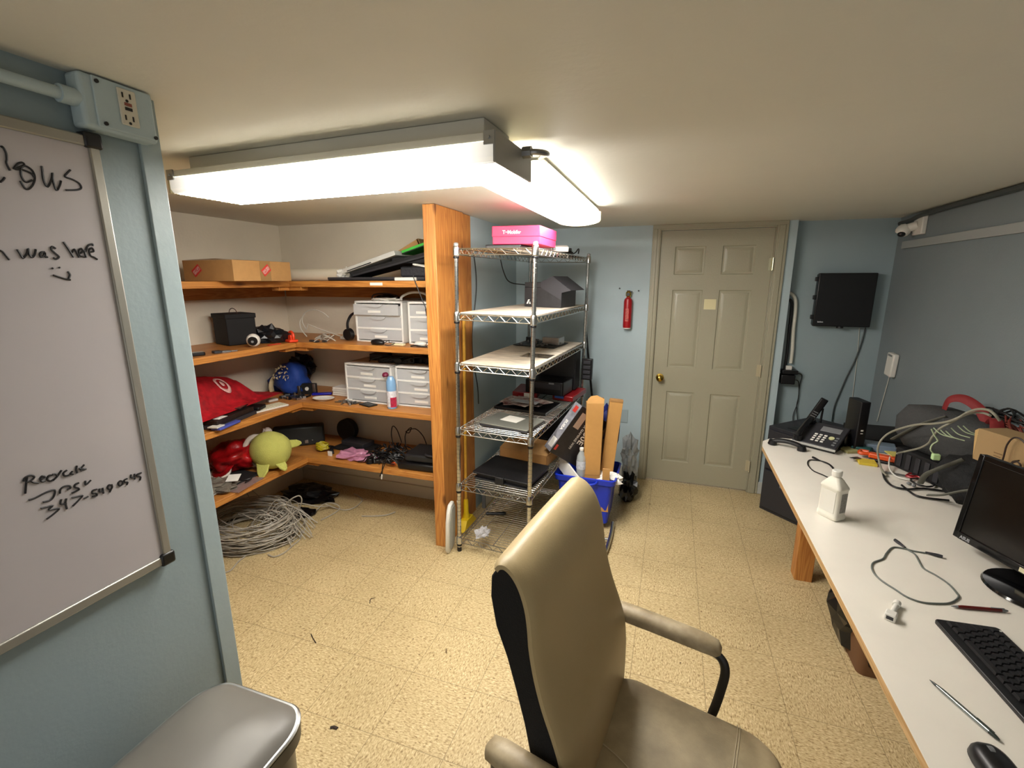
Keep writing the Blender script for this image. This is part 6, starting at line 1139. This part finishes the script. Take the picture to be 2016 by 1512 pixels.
mk('outer_loops', s_, mat('light_grey_cable', 'a9a294', .5), t, world=True)
cn = MB()
for q in [(-2.418, 2.276, 0.020), (-2.382, 2.332, 0.020), (-2.348, 2.314, 0.020)]: cn.box(-.011, .011, -.006, .006, -.008, .012, Matrix.Translation(q))
mk('connectors', cn, M_cream, t, world=True)
t = thing('network_cable', 'loose grey cable end looping across the floor from the coil toward the back wall', 'cable', (-2.2, 2.6, 0), 0)
mk('cord', MB().tube(spl([(-2.337, 2.300, 0.006), (-2.383, 2.449, 0.006), (-2.407, 2.555, 0.010), (-2.394, 2.603, 0.030), (-2.332, 2.608, 0.050), (-2.270, 2.615, 0.040), (-2.260, 2.616, 0.008), (-2.257, 2.539, 0.006), (-2.276, 2.439, 0.006)], 6), .0045, 7).tube(spl([(-2.357, 2.582, 0.050), (-2.297, 2.617, 0.010), (-2.209, 2.621, 0.006), (-2.167, 2.686, 0.006), (-2.187, 2.793, 0.006), (-2.244, 2.838, 0.006), (-2.315, 2.863, 0.010)], 6), .0042, 7), MATS['light_grey_cable'], t, world=True)
mk('cord_end', MB().tube(spl([(-2.037, 2.582, 0.006), (-1.956, 2.609, 0.006), (-1.877, 2.652, 0.006), (-1.839, 2.713, 0.006)], 6), .0045, 7), M_gcable, t, world=True)
solo('black_bag', MB().blob((-2.62, 2.72, .03), (.22, .12, .05), .35, 2.5, 90, flatz=.001), MATS['black_bag_film'], 'flat black bag on the closet floor behind the cable coil', 'bag', flat=True)
solo('dark_debris', MB().blob((-2.46, 2.48, .012), (.09, .06, .02), .35, 2.5, 91, flatz=.001), MATS['black_bag_film'], 'small black cloth piece on the floor among the grey cable loops', 'cloth', flat=True)
s_ = MB().tube(spl([(-2.90, 2.0, .30), (-2.89, 2.3, .26), (-2.88, 2.45, .12), (-2.87, 2.5, .01)], 6), .003, 5).tube(spl([(-2.88, 2.25, .34), (-2.87, 2.35, .2), (-2.86, 2.42, .01)], 6), .003, 5)
solo('wall_wire', s_, M_gcable, 'thin wires hanging down the closet wall above the cable coil', 'wires')

for pts, w, lab in (([(-1.134, 1.156, 0.003), (-1.124, 1.164, 0.003), (-1.106, 1.163, 0.003)], .006, 'dark scrap on the floor tiles in front of the pedal bin'), ([(-1.555, 1.528, 0.003), (-1.527, 1.509, 0.003), (-1.490, 1.488, 0.003)], .0022, 'short dark thread on the floor tiles left of the chair'), ([(-1.416, 1.806, 0.003), (-1.433, 1.838, 0.003), (-1.417, 1.852, 0.003)], .002, 'curled dark thread on the floor tiles between coil and chair')):
    solo('floor_scrap', MB().tube(spl(pts, 4), w, 6, flat=.5), mat('dark_scrap', '2c2118', .8), lab, 'scrap', group='scraps on the floor')
